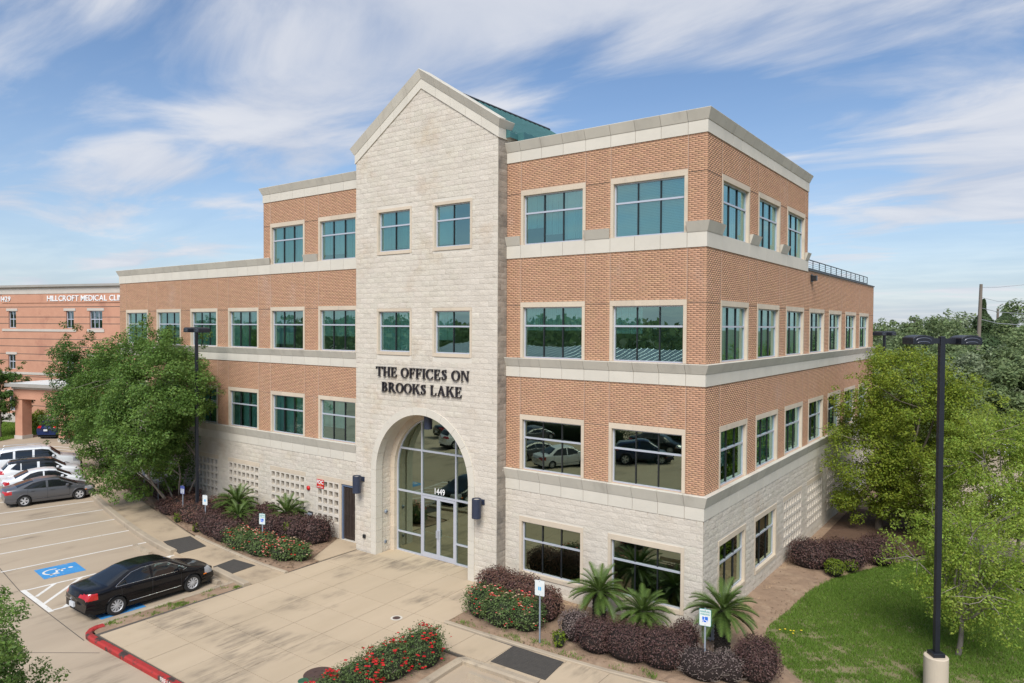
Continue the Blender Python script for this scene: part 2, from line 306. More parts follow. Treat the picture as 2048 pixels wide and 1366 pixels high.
backing(FR, [(TOWR-0.2, 0, -0.9, 3.0, win_holes(WA, WW, 0)), (-37.44, TOWL+0.2, -0.9, 3.0, SCR)], 'stone_backing', 'stone_joint')
backing(RT, [(0.3, 28.0, 3.0, 11.68, hR), (0.3, 12.03, 11.68, 15.85, hR4)], 'brick_backing', 'mortar'); backing(RT, [(0.3, 28.0, -1.2, 3.0, hR0+SCRR)], 'stone_backing', 'stone_joint')
BL, BH, JT = 0.205, 0.0648, 0.008
for pl, u0, u1, zs in ((FR, TOWR, 0.008, (1, 2, 3)), (FR, -37.44, TOWL, (1, 2)), (RT, -0.008, 28.0, (1, 2))):
    us, w = (WA, WW) if u0 == TOWR else ((WL, WLW) if pl is FR else (WR_, WRW))
    for s in zs:
        z0 = (B1[2], B2[2], B3[1])[s-1]; z1 = (B2[0], B3[0], B4[0])[s-1]
        if pl is RT and s == 2: z1 = 11.62
        BRICKS.append((pl, lay(u0, u1, z0, z1, win_holes(us, w, s)+joints(us, w, z0, z1), BL, BH, JT)))
BRICKS.append((FR, lay(-22.67, TOWL, B3[1], B4[0], hL4+joints(WL[4:], WLW, B3[1], B4[0]), BL, BH, JT)))
BRICKS.append((RT, lay(-0.008, 12.03, B3[1], B4[0], hR4+joints(WR_[:3], WRW, B3[1], B4[0]), BL, BH, JT)))
SL, SH, SJ = 0.420, 0.210, 0.006
STONES.append((FR, lay(TOWR, 0.0, -0.78, B1[0], win_holes(WA, WW, 0), SL, SH, SJ), 'stone'))
STONES.append((FR, lay(-37.44, TOWL, -0.78, B1[0], SCR+[(-18.57, -15.97, 1.9, 2.2)]+[(WL[i]-0.06, WL[i]+WLW+0.06, 1.9, 2.2) for i in range(5)], SL, SH, SJ), 'stone'))
STONES.append((RT, lay(0.0, 28.0, -0.97, B1[0], hR0+SCRR+[(WR_[i], WR_[i]+WRW, 1.9, 2.2) for i in range(2, 7)], SL, SH, SJ), 'stone'))
# ---- tower core with arched doorway
AR, AZ, AI, AG = 2.81, 3.06, 2.51, 2.31       # arch outer radius, spring height, inner radius, glass radius
TWIN = [(-14.0, -12.0, 7.93, 9.83), (-10.86, -8.87, 7.93, 9.83), (-14.0, -12.0, 12.05, 13.93), (-10.86, -8.87, 12.05, 13.93)]
ct = MB(); TD = 0.5
pbox(ct, TW, TOWL, TC-2.6, -TD, 0, -0.9, 6.2); pbox(ct, TW, TC+2.6, TOWR, -TD, 0, -0.9, 6.2); core(ct, TW, TOWL, TOWR, 6.2, 16.2, TWIN, TD)
arc = [(TC+2.6*math.cos(PI-PI*i/32), AZ+2.6*math.sin(PI-PI*i/32)) for i in range(33)]
for (xa, za), (xb, zb) in zip(arc, arc[1:]):
    y0, y1 = TOWY, TOWY+TD
    ct.add([(xa, y0, za), (xb, y0, zb), (xb, y0, 6.2), (xa, y0, 6.2), (xa, y1, za), (xb, y1, zb), (xb, y1, 6.2), (xa, y1, 6.2)], [(0, 1, 2, 3), (7, 6, 5, 4), (0, 4, 5, 1)])
GS = 0.645
gz = lambda x, a: a-GS*abs(x-TC+0.03)
TG = TC+0.03                                      # gable axis
ct.prism_y([(TOWL, 16.2), (TOWR, 16.2), (TOWR, 16.22), (TG, 18.62), (TOWL, 16.22)], TOWY, TOWY+TD)
ct.box(TOWR-0.3, TOWR, TOWY+TD, 1.2, 11.0, 16.2); ct.box(TOWR-0.3, TOWR, TOWY+TD, 0.28, -0.9, 11.0); ct.box(TOWL, TOWL+0.3, TOWY+TD, 1.2, -0.9, 16.2)
bpart(ct.obj('tower_backing', 'stone_joint', BLD))
def arch_hole(zm):
    if zm < AZ: return (TC-2.66, TC+2.66)
    if zm < AZ+2.68: h = math.sqrt(max(2.7**2-(zm-AZ)**2, 0.01)); return (TC-h, TC+h)
def gable_l(zm):
    if zm > 16.0: h = (18.55-zm)/GS; return (TOWL-1, TG-h)
def gable_r(zm):
    if zm > 16.0: h = (18.55-zm)/GS; return (TG+h, TOWR+1)
STONES.append((TW, lay(TOWL, TOWR, -0.5, 18.5, TWIN+[arch_hole, gable_l, gable_r], SL, SH, SJ, 0.1), 'stone'))
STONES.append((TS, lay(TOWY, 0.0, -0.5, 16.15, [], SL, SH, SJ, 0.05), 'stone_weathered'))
# ---- pieces that show largest are objects of their own, the rest one mass each
CAMP = np.array(camo.matrix_world.translation)
def pieces(pl, A): c = place_np(pl, (A[:, 0]+A[:, 1])/2, np.zeros(len(A)), (A[:, 2]+A[:, 3])/2); return np.linalg.norm(c-CAMP, axis=1)
def split(sets, nmax, full_only, ok):
    cand = sorted((d, i, j) for i, S in enumerate(sets) for j, d in enumerate(pieces(S[0], S[1])) if (S[1][j, 4] > 0 or not full_only) and ok(S[0], S[1][j]))[:nmax]
    return {(i, j) for _, i, j in cand}
selb = split(BRICKS, 300, True, lambda pl, a: pl is FR and a[0] > -4.0)
sels = split(STONES, 300, True, lambda pl, a: pl in (FR, TW) and a[0] > -15.2 and a[2] > -0.35)
V, F, nb = [], [], 0
for i, (pl, A) in enumerate(BRICKS):
    m = np.array([(i, j) not in selb for j in range(len(A))]); v, f = brick_mesh(pl, A[m]); V.append(v); F.append(f+nb); nb += len(v)
bpart(link('brickwork', np_mesh('brickwork', np.concatenate(V), np.concatenate(F)), 'brick', BLD, kind='stuff'))
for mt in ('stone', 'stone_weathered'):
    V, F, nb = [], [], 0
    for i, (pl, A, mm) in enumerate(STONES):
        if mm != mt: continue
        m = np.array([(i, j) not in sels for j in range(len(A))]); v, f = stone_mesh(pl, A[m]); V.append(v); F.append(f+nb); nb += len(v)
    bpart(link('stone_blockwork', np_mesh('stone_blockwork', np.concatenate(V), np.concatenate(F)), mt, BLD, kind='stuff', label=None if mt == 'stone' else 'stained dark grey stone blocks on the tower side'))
bw, bh_ = BL-JT, (B2[0]-B1[2])/round((B2[0]-B1[2])/BH)-JT
v, f = brick_mesh(('F', 0.0), np.array([[-bw/2, bw/2, -bh_/2, bh_/2, 1]])); bme = np_mesh('brick', v, f); bme.materials.append(MATS['brick'])
for i, j in sorted(selb):
    a = BRICKS[i][1][j]; o = bpart(link('brick', bme, None, BLD)); o.location = ((a[0]+a[1])/2, 0, (a[2]+a[3])/2)
    o.scale = (1, 1, (a[3]-a[2])/bh_)
svar = []
for k in range(8):
    v, f = stone_mesh(('F', 0.0), np.array([[-(SL-SJ)/2, (SL-SJ)/2, -(SH-SJ)/2, (SH-SJ)/2, 1]])); me = np_mesh('stone_block', v, f); me.materials.append(MATS['stone']); svar.append(me)
for i, j in sorted(sels):
    pl, A, _ = STONES[i]; a = A[j]; o = bpart(link('stone_block', svar[random.randrange(8)], None, BLD)); o.location = ((a[0]+a[1])/2, pl[1], (a[2]+a[3])/2)
    o.scale = (1, 1, (a[3]-a[2])/(SH-SJ))
# sealant joints running up at the window edges
def joint_strip(pl, x, z0, z1): bpart(pbox(MB(), pl, x-0.007, x+0.007, -0.01, 0.004, z0, z1).obj('control_joint', 'sealant', BLD))
for us, w, pl in ((WA, WW, FR), (WL, WLW, FR), (WR_, WRW, RT)):
    for u in us:
        for x in (u, u+w):
            if pl is FR and u == WL[5] and x > TOWL: continue
            joint_strip(pl, x, LT[1], B2[0]); joint_strip(pl, x, LT[2], B3[0] if not (pl is RT and u > 11) else 11.6)
            if us is WA or u in WL[4:] or (pl is RT and u < 10): joint_strip(pl, x, LT[3], B4[0])

# thin dark relief joints across the piers at lintel height
def relief(pl, us, w, a, b, s):
    e = [a]+[x for u in us for x in (u, u+w)]+[b]; z = LT[s]-0.10+0.0
    for p, q in zip(e[::2], e[1::2]):
        if q-p > 0.2: bpart(pbox(MB(), pl, p+0.02, q-(0.02 if q != 0 else -0.006), -0.002, 0.0062, z-0.007, z+0.007).obj('relief_joint', 'dark_joint', BLD))
for s_ in (1, 2, 3): relief(FR, WA, WW, TOWR, 0.0, s_)
for s_ in (1, 2): relief(FR, WL, WLW, -37.44, TOWL, s_); relief(RT, WR_, WRW, 0.0, 28.0, s_)
relief(FR, WL[4:], WLW, -22.67, TOWL, 3); relief(RT, WR_[:3], WRW, 0.0, 12.03, 3)
# ---- precast bands and flared ledges, one panel at a time
def prof_piece(pl, u0, u1, prof, m0, m1, name, mat):
    n = len(prof); g = 0.007; b = MB()
    vs = [P3(pl, u0-m0*d+(0 if m0 else g), d, z) for d, z in prof]+[P3(pl, u1+m1*d-(0 if m1 else g), d, z) for d, z in prof]
    b.add(vs, [tuple(range(n-1, -1, -1)), tuple(range(n, 2*n))]+[(i, (i+1) % n, n+(i+1) % n, n+i) for i in range(n)])
    return bpart(b.obj(name, mat, BLD, fix=True))
def band(pl, us, lv, m0=0, m1=0, ledge=True, flat=True, top=None):
    zb, zc, zt = lv
    for i, (a, b) in enumerate(zip(us, us[1:])):
        s0 = m0 if i == 0 else 0; s1 = m1 if i == len(us)-2 else 0
        if flat: prof_piece(pl, a, b, [(-0.06, zb), (0.03, zb), (0.03, zc), (-0.06, zc)], s0, s1, 'band_panel', 'precast')
        if ledge: prof_piece(pl, a, b, [(-0.10, zc), (0.045, zc+0.004), (0.17, zt-0.012), (0.16, zt), (-0.30, zt+0.004)], s0, s1, 'ledge_panel', 'precast_ledge')
def thirds(us, w, a, b):
    s = {a, b}
    for u in us:
        for k in range(4):
            x = u+w*k/3
            if a+0.15 < x < b-0.15: s.add(x)
    return sorted(s)
fj = thirds(WA, WW, TOWR+0.005, 0.0); lj = thirds(WL, WLW, -37.44, TOWL-0.005); rj = thirds(WR_, WRW, 0.0, 28.0); rj4 = [x for x in rj if x < 12.0]+[12.03]; lj4 = [-22.67]+[x for x in lj if x > -22.5]
for lv in (B1, B2): band(FR, fj, lv, 0, 1); band(FR, lj, lv, 1, 0); band(RT, rj, lv, 1, 1)
band(FR, fj, B3, 0, 1, ledge=False); band(FR, lj, B3, 1, 0, ledge=False); band(RT, rj4, B3, 1, 1, ledge=False)
band(FR, fj, B4, 0, 1); band(FR, lj4, B4, 1, 0); band(RT, rj4, B4, 1, 1)
band(FR, [x for x in lj if x < -22.6]+[-22.15], B3, 1, 1, flat=False)
def ledge_block(pl, a, b, m0=1, m1=1): prof_piece(pl, a, b, [(-0.10, B3[1]+0.002), (0.045, B3[1]+0.002), (0.165, B3[2]), (-0.10, B3[2]+0.004)], m0*0.25, m1*0.25, 'ledge_block', 'precast_ledge')
ledge_block(FR, TOWR+0.01, WA[0]-0.03, 0, 1); ledge_block(FR, WA[0]+WW+0.03, WA[1]-0.03); ledge_block(FR, WL[4]+WLW+0.03, WL[5]-0.03)
prof_piece(FR, WA[1]+WW+0.03, 0, [(-0.10, B3[1]+0.002), (0.045, B3[1]+0.002), (0.165, B3[2]), (-0.10, B3[2]+0.004)], 0.25, 1, 'ledge_block', 'precast_ledge')
prof_piece(RT, 0, WR_[0]-0.03, [(-0.10, B3[1]+0.002), (0.045, B3[1]+0.002), (0.165, B3[2]), (-0.10, B3[2]+0.004)], 1, 0.25, 'ledge_block', 'precast_ledge')
for i in range(3): ledge_block(RT, WR_[i]+WRW+0.03, min(WR_[i+1]-0.03, 12.03))
# ---- gable cornice following the slope
for sgn in (-1, 1):
    n = 5; hw = TOWR-TG
    for k in range(n):
        a, b = TG+sgn*hw*k/n, TG+sgn*hw*(k+1)/n
        for nm, mt, pr in (('gable_panel', 'precast', [(-0.1, 18.48), (0.05, 18.48), (0.05, 18.86), (-0.1, 18.86)]), ('gable_ledge', 'precast_ledge', [(-0.1, 18.86), (0.065, 18.864), (0.20, 19.21), (0.18, 19.225), (-0.45, 19.225)])):
            mm = MB(); nn = len(pr); vs = []
            for end, x in ((0, a), (1, b)):
                for d, z in pr:
                    xx = x+(sgn*max(d, 0.0) if (end == 1 and k == n-1) else 0)+(0 if (k == 0 and end == 0) else (sgn*0.004 if end == 0 else (0 if k == n-1 else -sgn*0.004)))
                    vs.append((xx, TOWY-d, z-GS*abs(xx-TG)))
            mm.add(vs, [tuple(range(nn-1, -1, -1)), tuple(range(nn, 2*nn))]+[(i, (i+1) % nn, nn+(i+1) % nn, nn+i) for i in range(nn)])
            bpart(mm.obj(nm, mt, BLD, fix=True))
    # short return along the side of the tower
    if sgn == 1:
        ez = lambda z: z-GS*hw
        for nm, mt, pr in (('gable_panel', 'precast', [(-0.1, ez(18.48)), (0.05, ez(18.48)-0.03), (0.05, ez(18.86)-0.03), (-0.1, ez(18.86))]), ('gable_ledge', 'precast_ledge', [(-0.1, ez(18.86)), (0.065, ez(18.864)-0.04), (0.20, ez(19.21)-0.13), (0.18, ez(19.22)-0.12), (-0.1, ez(19.22))])):
            prof_piece(TS, TOWY, 0.2, pr, 1, 0, nm, mt)
# green standing-seam roof behind the gable
rf = MB(); y0, y1, hx, ze, zr = TOWY+0.4, 8.6, 4.05, 16.25, 18.87
rf.add([(TG-hx, y0, ze), (TG, y0, zr), (TG+hx, y0, ze), (TG-hx, y1+2.6, ze), (TG, y1, zr), (TG+hx, y1+2.6, ze), (TG-hx, y0, ze-0.2), (TG+hx, y0, ze-0.2), (TG-hx, y1+2.6, ze-0.2), (TG+hx, y1+2.6, ze-0.2)],
       [(0, 1, 4, 3), (1, 2, 5, 4), (3, 4, 5), (2, 7, 9, 5), (0, 3, 8, 6), (3, 5, 9, 8), (0, 6, 7, 2, 1)])
GR = bpart(rf.obj('green_roof', 'green_metal', BLD, fix=True))
for k in range(27):
    y = y0+0.3+k*0.4
    for sg in (-1, 1):
        t = MB(); zt = zr if y < y1 else zr-(y-y1)/2.6*(zr-ze); xt = 0 if y < y1 else hx*(y-y1)/2.6
        if y > y1+2.4: continue
        t.tube([(TG+sg*xt, y, zt+0.02), (TG+sg*hx, y, ze+0.02)], 0.02, 4); t.obj('seam', 'green_metal', GR)
MB().tube([(TG, y0, zr+0.03), (TG, y1, zr+0.03)], 0.07, 6).obj('ridge_cap', 'frame_dark', GR)
bpart(MB().box(TG+hx-0.05, TG+hx+0.25, 0.35, 11.0, 16.0, 16.3).obj('gutter', 'green_metal', BLD))
bpart(MB().box(TOWL+0.1, TOWR-0.05, 1.0, 10.8, 15.2, 16.1).obj('roof_curb', 'green_metal', BLD))
# roofs, closing walls, floors and inner partitions
for nm, mt, b in (('roof_deck', 'roof_gravel', (-22.6, -0.3, 0.3, 12.0, 15.0, 15.3)), ('roof_deck', 'roof_gravel', (-37.2, -0.3, 0.3, 12.02, 11.5, 11.66)), ('roof_deck', 'roof_gravel', (-14, -0.3, 12.02, 27.8, 11.5, 11.66)),
                  ('rear_wall', 'brick', (-37.4, -14.0, 12.0, 12.3, -0.9, 12.3)), ('rear_wall', 'brick', (-14.3, 0.0, 27.7, 28.0, -1.2, 11.6)), ('rear_wall', 'brick', (-14.3, -14.0, 12.3, 27.7, -1.2, 11.6)),
                  ('side_wall', 'brick', (-37.44, -37.2, 0.3, 12.0, -0.9, 12.35)), ('side_wall', 'brick', (-22.66, -22.4, 0.3, 12.0, 11.7, 15.8)), ('side_wall', 'brick', (-22.66, -0.0, 12.0, 12.03, 11.7, 15.8)),
                  ('floor_slab', 'interior_floor', (-37.2, -0.32, 0.32, 11.9, -0.62, -0.52)), ('floor_slab', 'interior_floor', (-14, -0.32, 11.9, 27.7, -0.62, -0.52))):
    bpart(box(nm, mt, BLD, *b))
for z in (3.1, 7.25, 11.3):
    bpart(box('floor_slab', 'interior', BLD, -37.2, -15.3, 0.32, 11.9, z, z+0.35)); bpart(box('floor_slab', 'interior', BLD, -7.8, -0.32, 0.32, 11.9, z, z+0.35))
    bpart(box('floor_slab', 'interior', BLD, -14.0, -0.32, 11.9, 27.7, z, z+0.35))
    if z > 5: bpart(box('floor_slab', 'interior', BLD, -15.3, -7.8, 0.0, 11.9, z, z+0.35))
bpart(box('partition', 'interior', BLD, -37.2, -15.5, 3.6, 3.75, -0.5, 11.4)); bpart(box('partition', 'interior', BLD, -22.3, -15.5, 3.6, 3.75, 11.7, 15.0)); bpart(box('partition', 'interior', BLD, -15.5, -3.9, 6.5, 6.65, -0.5, 15.0))
bpart(box('partition', 'interior', BLD, -3.9, -3.75, 4.2, 27.7, -0.5, 11.5)); bpart(box('partition', 'interior', BLD, -7.9, -7.75, 0.4, 6.5, -0.5, 15.0)); bpart(box('partition', 'interior', BLD, -15.5, -15.35, 0.4, 6.5, -0.5, 15.0))
bpart(box('roof_cap', 'frame_dark', BLD, -0.35, 0.05, 12.05, 28.06, 11.68, 11.74))

# ---- windows
def window(pl, u0, w, zb, zt, cols=3, sill=False, glass='glass_office', blind=None, lint=0.18, jw=0.11, nl=3):
    a, b = u0+jw, u0+w-jw; z0 = zb+(0.13 if sill else 0.0); z1 = zt-lint; f = 0.045
    fr = MB()
    for q in ((a, b, z1-f, z1), (a, b, z0, z0+f)): pbox(fr, pl, q[0], q[1], -0.17, -0.09, q[2], q[3])
    for q in ((a, a+f), (b-f, b)): pbox(fr, pl, q[0], q[1], -0.17, -0.092, z0+f, z1-f)
    zm = z0+(z1-z0)*0.635; pbox(fr, pl, a+f, b-f, -0.165, -0.085, zm-0.03, zm+0.03)
    W = bpart(fr.obj('window', 'aluminium', BLD))
    def sub(mb, nm, mt): return mb.obj(nm, mt, W)
    xs = [a+f+(b-a-2*f)*k/cols for k in range(cols+1)]
    for x in xs[1:-1]:
        m = MB(); pbox(m, pl, x-0.018, x+0.018, -0.16, -0.095, z0+f, zm-0.03); pbox(m, pl, x-0.018, x+0.018, -0.16, -0.095, zm+0.03, z1-f); sub(m, 'mullion', 'frame_dark')
    for k in range(cols):
        for p, q in ((z0+f, zm-0.03), (zm+0.03, z1-f)):
            t = random.uniform(-0.0016, 0.0016); t2 = random.uniform(-0.0016, 0.0016)       # panes never sit perfectly flat
            m = MB().add([P3(pl, xs[k]+0.006, -0.130+t, p), P3(pl, xs[k+1]-0.006, -0.130-t, p), P3(pl, xs[k+1]-0.006, -0.130-t+t2, q), P3(pl, xs[k]+0.006, -0.130+t+t2, q)], [(0, 1, 2, 3)]); sub(m, 'pane', glass)
    for k in range(nl): m = MB(); pbox(m, pl, u0+w*k/nl+(0.003 if k else 0.0), u0+w*(k+1)/nl, -0.2, 0.02, z1, zt); sub(m, 'lintel_stone', 'trim_stone')
    for p, q in ((u0, a), (b, u0+w)): m = MB(); pbox(m, pl, p, q, -0.2, 0.017, zb, z1-0.003); sub(m, 'jamb_stone', 'trim_stone')
    if sill: m = MB(); pbox(m, pl, a+0.001, b-0.001, -0.2, 0.035, zb, z0-0.002); sub(m, 'sill_stone', 'trim_stone')
    if blind:
        m = MB(); kind = blind[0]
        for p, q, lo in blind[1]:                       # column span as fractions, lower end fraction
            ua, ub = a+f+(b-a-2*f)*p, a+f+(b-a-2*f)*q; zl = z0+f+(z1-z0-2*f)*lo
            if kind == 'v':
                n = int((ub-ua)/0.085)
                for i in range(n):
                    x = ua+(ub-ua)*i/n; x2 = x+(ub-ua)/n*0.98; g = random.uniform(0.0, 0.03)
                    m.add([P3(pl, x, -0.20, zl), P3(pl, x2, -0.185-g, zl), P3(pl, x2, -0.185-g, z1-f), P3(pl, x, -0.20, z1-f)], [(0, 1, 2, 3)])
            else:
                n = int((z1-f-zl)/0.05)
                for i in range(n):
                    z = zl+(z1-f-zl)*i/n; z2 = z+(z1-f-zl)/n*0.96
                    m.add([P3(pl, ua, -0.19, z), P3(pl, ub, -0.19, z), P3(pl, ub, -0.21, z2), P3(pl, ua, -0.21, z2)], [(0, 1, 2, 3)])
        if m.v: sub(m, 'blind', 'blind')
    return W
full = [(0, 1, 0)]
v = 'v'
window(FR, WA[0], WW, WB[3], LT[3], blind=(v, [(0, 0.33, 0.32), (0.34, 0.67, 0.16), (0.67, 1, 0.04)])); window(FR, WA[1], WW, WB[3], LT[3], blind=('h', full))
window(FR, WA[0], WW, WB[2], LT[2], blind=(v, [(0.0, 1, 0.55)])); window(FR, WA[1], WW, WB[2], LT[2], blind=(v, [(0, 0.4, 0.5)]))
for u in WA: window(FR, u, WW, WB[1], LT[1], glass='glass_low'); window(FR, u, WW, WB[0], LT[0], glass='glass_low', sill=True)
BLV = [full, full, [(0, 1, 0.0)], [(0, .66, 0), (.7, 1, .5)], [(0, .6, .1)], [(0, 1, 0.35)]]
for i, u in enumerate(WL):
    window(FR, u, WLW, WB[2], LT[2], blind=(v, BLV[i])); window(FR, u, WLW, WB[1], LT[1], blind=(v, [[(0.05, .3, 0), (.4, .95, 0)], [(0, .6, 0)], [(0.1, 1, 0)], [(.05, .30, 0), (.38, .62, 0), (.7, .95, 0)], [(0.04, .3, .02), (.36, .64, .02), (.7, .96, .02)], [(0, .6, .3)]][i]))
    if i >= 4: window(FR, u, WLW, WB[3], LT[3], blind=(v, [(0, .66, 0.12 if i == 5 else 0), (.68, 1, 0.0)]))
for i, u in enumerate(WR_):
    window(RT, u, WRW, WB[2], LT[2], blind=(v, [[(0, .9, 0)], [(0, .66, 0)], [(.1, 1, 0)], [(0, .5, 0)], [(0, 1, .2)], [(0, .7, 0)], [(0, 1, 0)]][i])); window(RT, u, WRW, WB[1], LT[1], blind=(v, [[(0, .4, .3)], [(0, 1, 0)], [(.3, 1, 0)], [], [], [], []][i]))
    if i < 3: window(RT, u, WRW, WB[3], LT[3], blind=(v, full))
    if i < 2: window(RT, u, WRW, WB[0], LT[0], sill=True, glass='glass_low')
for k, (a, b, p, q) in enumerate(TWIN): window(TW, a, b-a, p, q, cols=2, sill=True, lint=0.12, jw=0.10, nl=2, blind=(v, [full, [(0, .5, .3)], [(0, 1, .04)], [(0, .52, .05)]][k]))

# ---- pierced block screens on the ground floor
pmat('screen_stone', (0.62, 0.56, 0.475), (0.56, 0.505, 0.43), 2, .9, .2, 60, island=.06)
blk = MB(); s, c = 0.1925, 0.135
for q in ((-s, s, c, s), (-s, s, -s, -c)): blk.box(q[0], q[1], -0.012, 0.18, q[2], q[3])
for q in ((-s, -c), (c, s)): blk.box(q[0], q[1], -0.012, 0.18, -c, c)
blkm = blk.mesh('screen_block'); blkm.materials.append(MATS['screen_stone'])
def screen(pl, u0, w, z0, z1, nx, nz, back=0.5):
    S = MB(); pbox(S, pl, u0-0.055, u0+w+0.055, -0.05, 0.014, z1+0.002, z1+0.2); S = bpart(S.obj('block_screen', 'trim_stone', BLD))
    pu, pz = w/nx, (z1-z0)/nz
    for i in range(nx):
        for j in range(nz):
            o = link('screen_block', blkm, None, S); o.location = P3(pl, u0+pu*(i+.5), 0, z0+pz*(j+.5)); o.scale = (pu/0.386, 1, pz/0.386)
            if pl[0] == 'R': o.rotation_euler = (0, 0, PI/2)
    m = MB(); pbox(m, pl, u0-.1, u0+w+.1, -back-.1, -back, z0-.3, z1+.3); m.obj('inner_wall', 'stone', S)
for i in range(5): screen(FR, WL[i], WLW, 0.10, 2.0, 7, 5)
screen(FR, -18.57, 1.54, 0.10, 2.0, 4, 5, 0.35)
bpart(pbox(MB(), FR, -18.57, -17.03, -0.25, 0.0, -0.9, 0.098).obj('screen_base', 'stone', BLD))
bpart(pbox(MB(), FR, -17.03, -16.89, -0.25, 0.012, -0.9, 2.0).obj('gate_jamb', 'trim_stone', BLD))
bpart(pbox(MB(), FR, -17.0, TOWL, -0.25, 0.008, 2.0, 2.2).obj('gate_lintel', 'trim_stone', BLD))
bpart(pbox(MB(), FR, -16.89, TOWL, -1.6, -1.5, -0.6, 2.1).obj('gate_recess', 'brick', BLD)); bpart(pbox(MB(), FR, -18.7, -18.58, -1.6, -.3, -0.6, 2.1).obj('gate_recess', 'stone', BLD))
for i in range(2, 7): screen(RT, WR_[i], WRW, 0.05, 1.98, 7, 5)
# gate
pmat('gate_blue', (0.12, 0.16, 0.24), None, 3, 0.5); pmat('gate_brown', (0.045, 0.032, 0.026), (0.07, 0.05, 0.04), 5, 0.6)
g = MB(); pbox(g, FR, -16.885, -16.80, -0.12, -0.03, GZ, 1.99); pbox(g, FR, -16.80, -15.9, -0.12, -0.03, 1.9, 1.99); G = bpart(g.obj('gate', 'gate_blue', BLD))
for i in range(9):
    m = MB(); x = -16.74+i*0.1; m.box(x-0.016, x+0.016, 0.05, 0.082, GZ+0.06, 1.86); m.obj('bar', 'gate_brown', G)
for z in (GZ+0.12, 0.62, 1.78): m = MB(); m.box(-16.79, -15.85, 0.083, 0.11, z, z+0.05); m.obj('rail', 'gate_brown', G)
MB().box(-16.79, -15.8, 0.14, 0.15, GZ+0.02, 1.86).obj('mesh_panel', 'gate_brown', G)

# ---- entrance arch: voussoirs, reveal, storefront
def ring_piece(name, mat, r0, r1, a0, a1, y0, y1, n=4):
    m = MB(); pts = []
    for i in range(n+1):
        t = a0+(a1-a0)*i/n
        for r in (r0, r1):
            for y in (y0, y1): pts.append((TC+r*math.cos(t), y, AZ+r*math.sin(t)))
    fs = [(0, 1, 3, 2), (4*n, 4*n+2, 4*n+3, 4*n+1)]
    for i in range(n):
        b = 4*i; fs += [(b, b+2, b+6, b+4), (b+1, b+5, b+7, b+3), (b, b+4, b+5, b+1), (b+2, b+3, b+7, b+6)]
    return bpart(m.add(pts, fs).obj(name, mat, BLD, fix=True))
FY = TOWY-0.045; g = 0.0016
for k in range(11): ring_piece('arch_stone', 'precast', AI, AR, PI*k/11+g, PI*(k+1)/11-g, FY, FY+0.36)
for k in range(15): ring_piece('inner_arch_stone', 'trim_stone', AG, 2.62, PI*k/15+g, PI*(k+1)/15-g, 0.28, 0.62)
ring_piece('arch_reveal', 'stone', AI+0.05, 2.7, 0, PI, FY+0.36, 0.28, 32)
nrow = 7; hz_ = (AZ-GZ)/nrow
for k in range(nrow):
    z0, z1 = GZ-0.02+k*hz_+0.003, GZ-0.02+(k+1)*hz_-0.003+(0.02 if k == nrow-1 else 0)
    for sg in (-1, 1):
        def bx(r0, r1): return (min(TC+sg*r0, TC+sg*r1), max(TC+sg*r0, TC+sg*r1))
        bpart(box('arch_stone', 'precast', BLD, *bx(AI, AR), FY, FY+0.36, z0, z1)); bpart(box('inner_arch_stone', 'trim_stone', BLD, *bx(AG, 2.62), 0.28, 0.62, z0, z1))
for sg in (-1, 1):
    pl = ('R', TC-AI-0.05) if sg < 0 else None
    if pl:
        A = lay(FY+0.36, 0.28, GZ, AZ, [], SL, SH, SJ); vv, ff = stone_mesh(pl, A, lo=0.006, hi=0.02); bpart(link('reveal_blockwork', np_mesh('reveal_blockwork', vv, ff), 'stone', BLD, kind='stuff'))
    bpart(box('arch_reveal', 'stone_joint', BLD, *sorted((TC+sg*(AI+0.05), TC+sg*2.75)), FY+0.36, 0.28, -0.7, AZ))
# storefront: frame bars, panes, double door
SY = 0.50; XM = [-12.37, -10.50]; ZT, ZU, ZLW = 2.10, 3.92, 0.33
sf = MB()
def hw_at(z): return AG if z < AZ else math.sqrt(max(AG**2-(z-AZ)**2, 0))
for x in XM: sf.box(x-0.03, x+0.03, SY-0.06, SY+0.05, GZ, AZ+math.sqrt(AG**2-(x-TC)**2))
for z in (ZT, ZU):
    xs = [TC-hw_at(z), XM[0]-0.031, XM[0]+0.031, XM[1]-0.031, XM[1]+0.031, TC+hw_at(z)]
    for a, b in ((xs[0], xs[1]), (xs[2], xs[3]), (xs[4], xs[5])): sf.box(a, b, SY-0.058, SY+0.05, z-0.035, z+0.035)
for a, b in ((TC-AG, XM[0]-0.031), (XM[1]+0.031, TC+AG)):
    sf.box(a, b, SY-0.058, SY+0.05, ZLW-0.03, ZLW+0.03); sf.box(a, b, SY-0.058, SY+0.05, GZ, GZ+0.06)
for sg in (-1, 1): sf.box(*sorted((TC+sg*AG, TC+sg*(AG-0.05))), SY-0.059, SY+0.05, GZ, AZ)
for k in range(24):
    a0, a1 = PI*k/24, PI*(k+1)/24; pts = [(TC+r*math.cos(t), y, AZ+r*math.sin(t)) for t in (a0, a1) for r in (AG, AG-0.05) for y in (SY-0.059, SY+0.05)]
    sf.add(pts, [(0, 2, 6, 4), (2, 3, 7, 6)])
SF = bpart(sf.obj('storefront', 'aluminium', BLD, fix=True))
cells = [(TC-AG+.04, XM[0]-.03, GZ+.06, ZLW-.03), (TC-AG+.04, XM[0]-.03, ZLW+.03, ZT-.035), (TC-AG+.04, XM[0]-.03, ZT+.035, ZU-.035), (XM[0]+.03, XM[1]-.03, ZT+.035, ZU-.035), (XM[1]+.03, TC+AG-.04, GZ+.06, ZLW-.03), (XM[1]+.03, TC+AG-.04, ZLW+.03, ZT-.035), (XM[1]+.03, TC+AG-.04, ZT+.035, ZU-.035)]
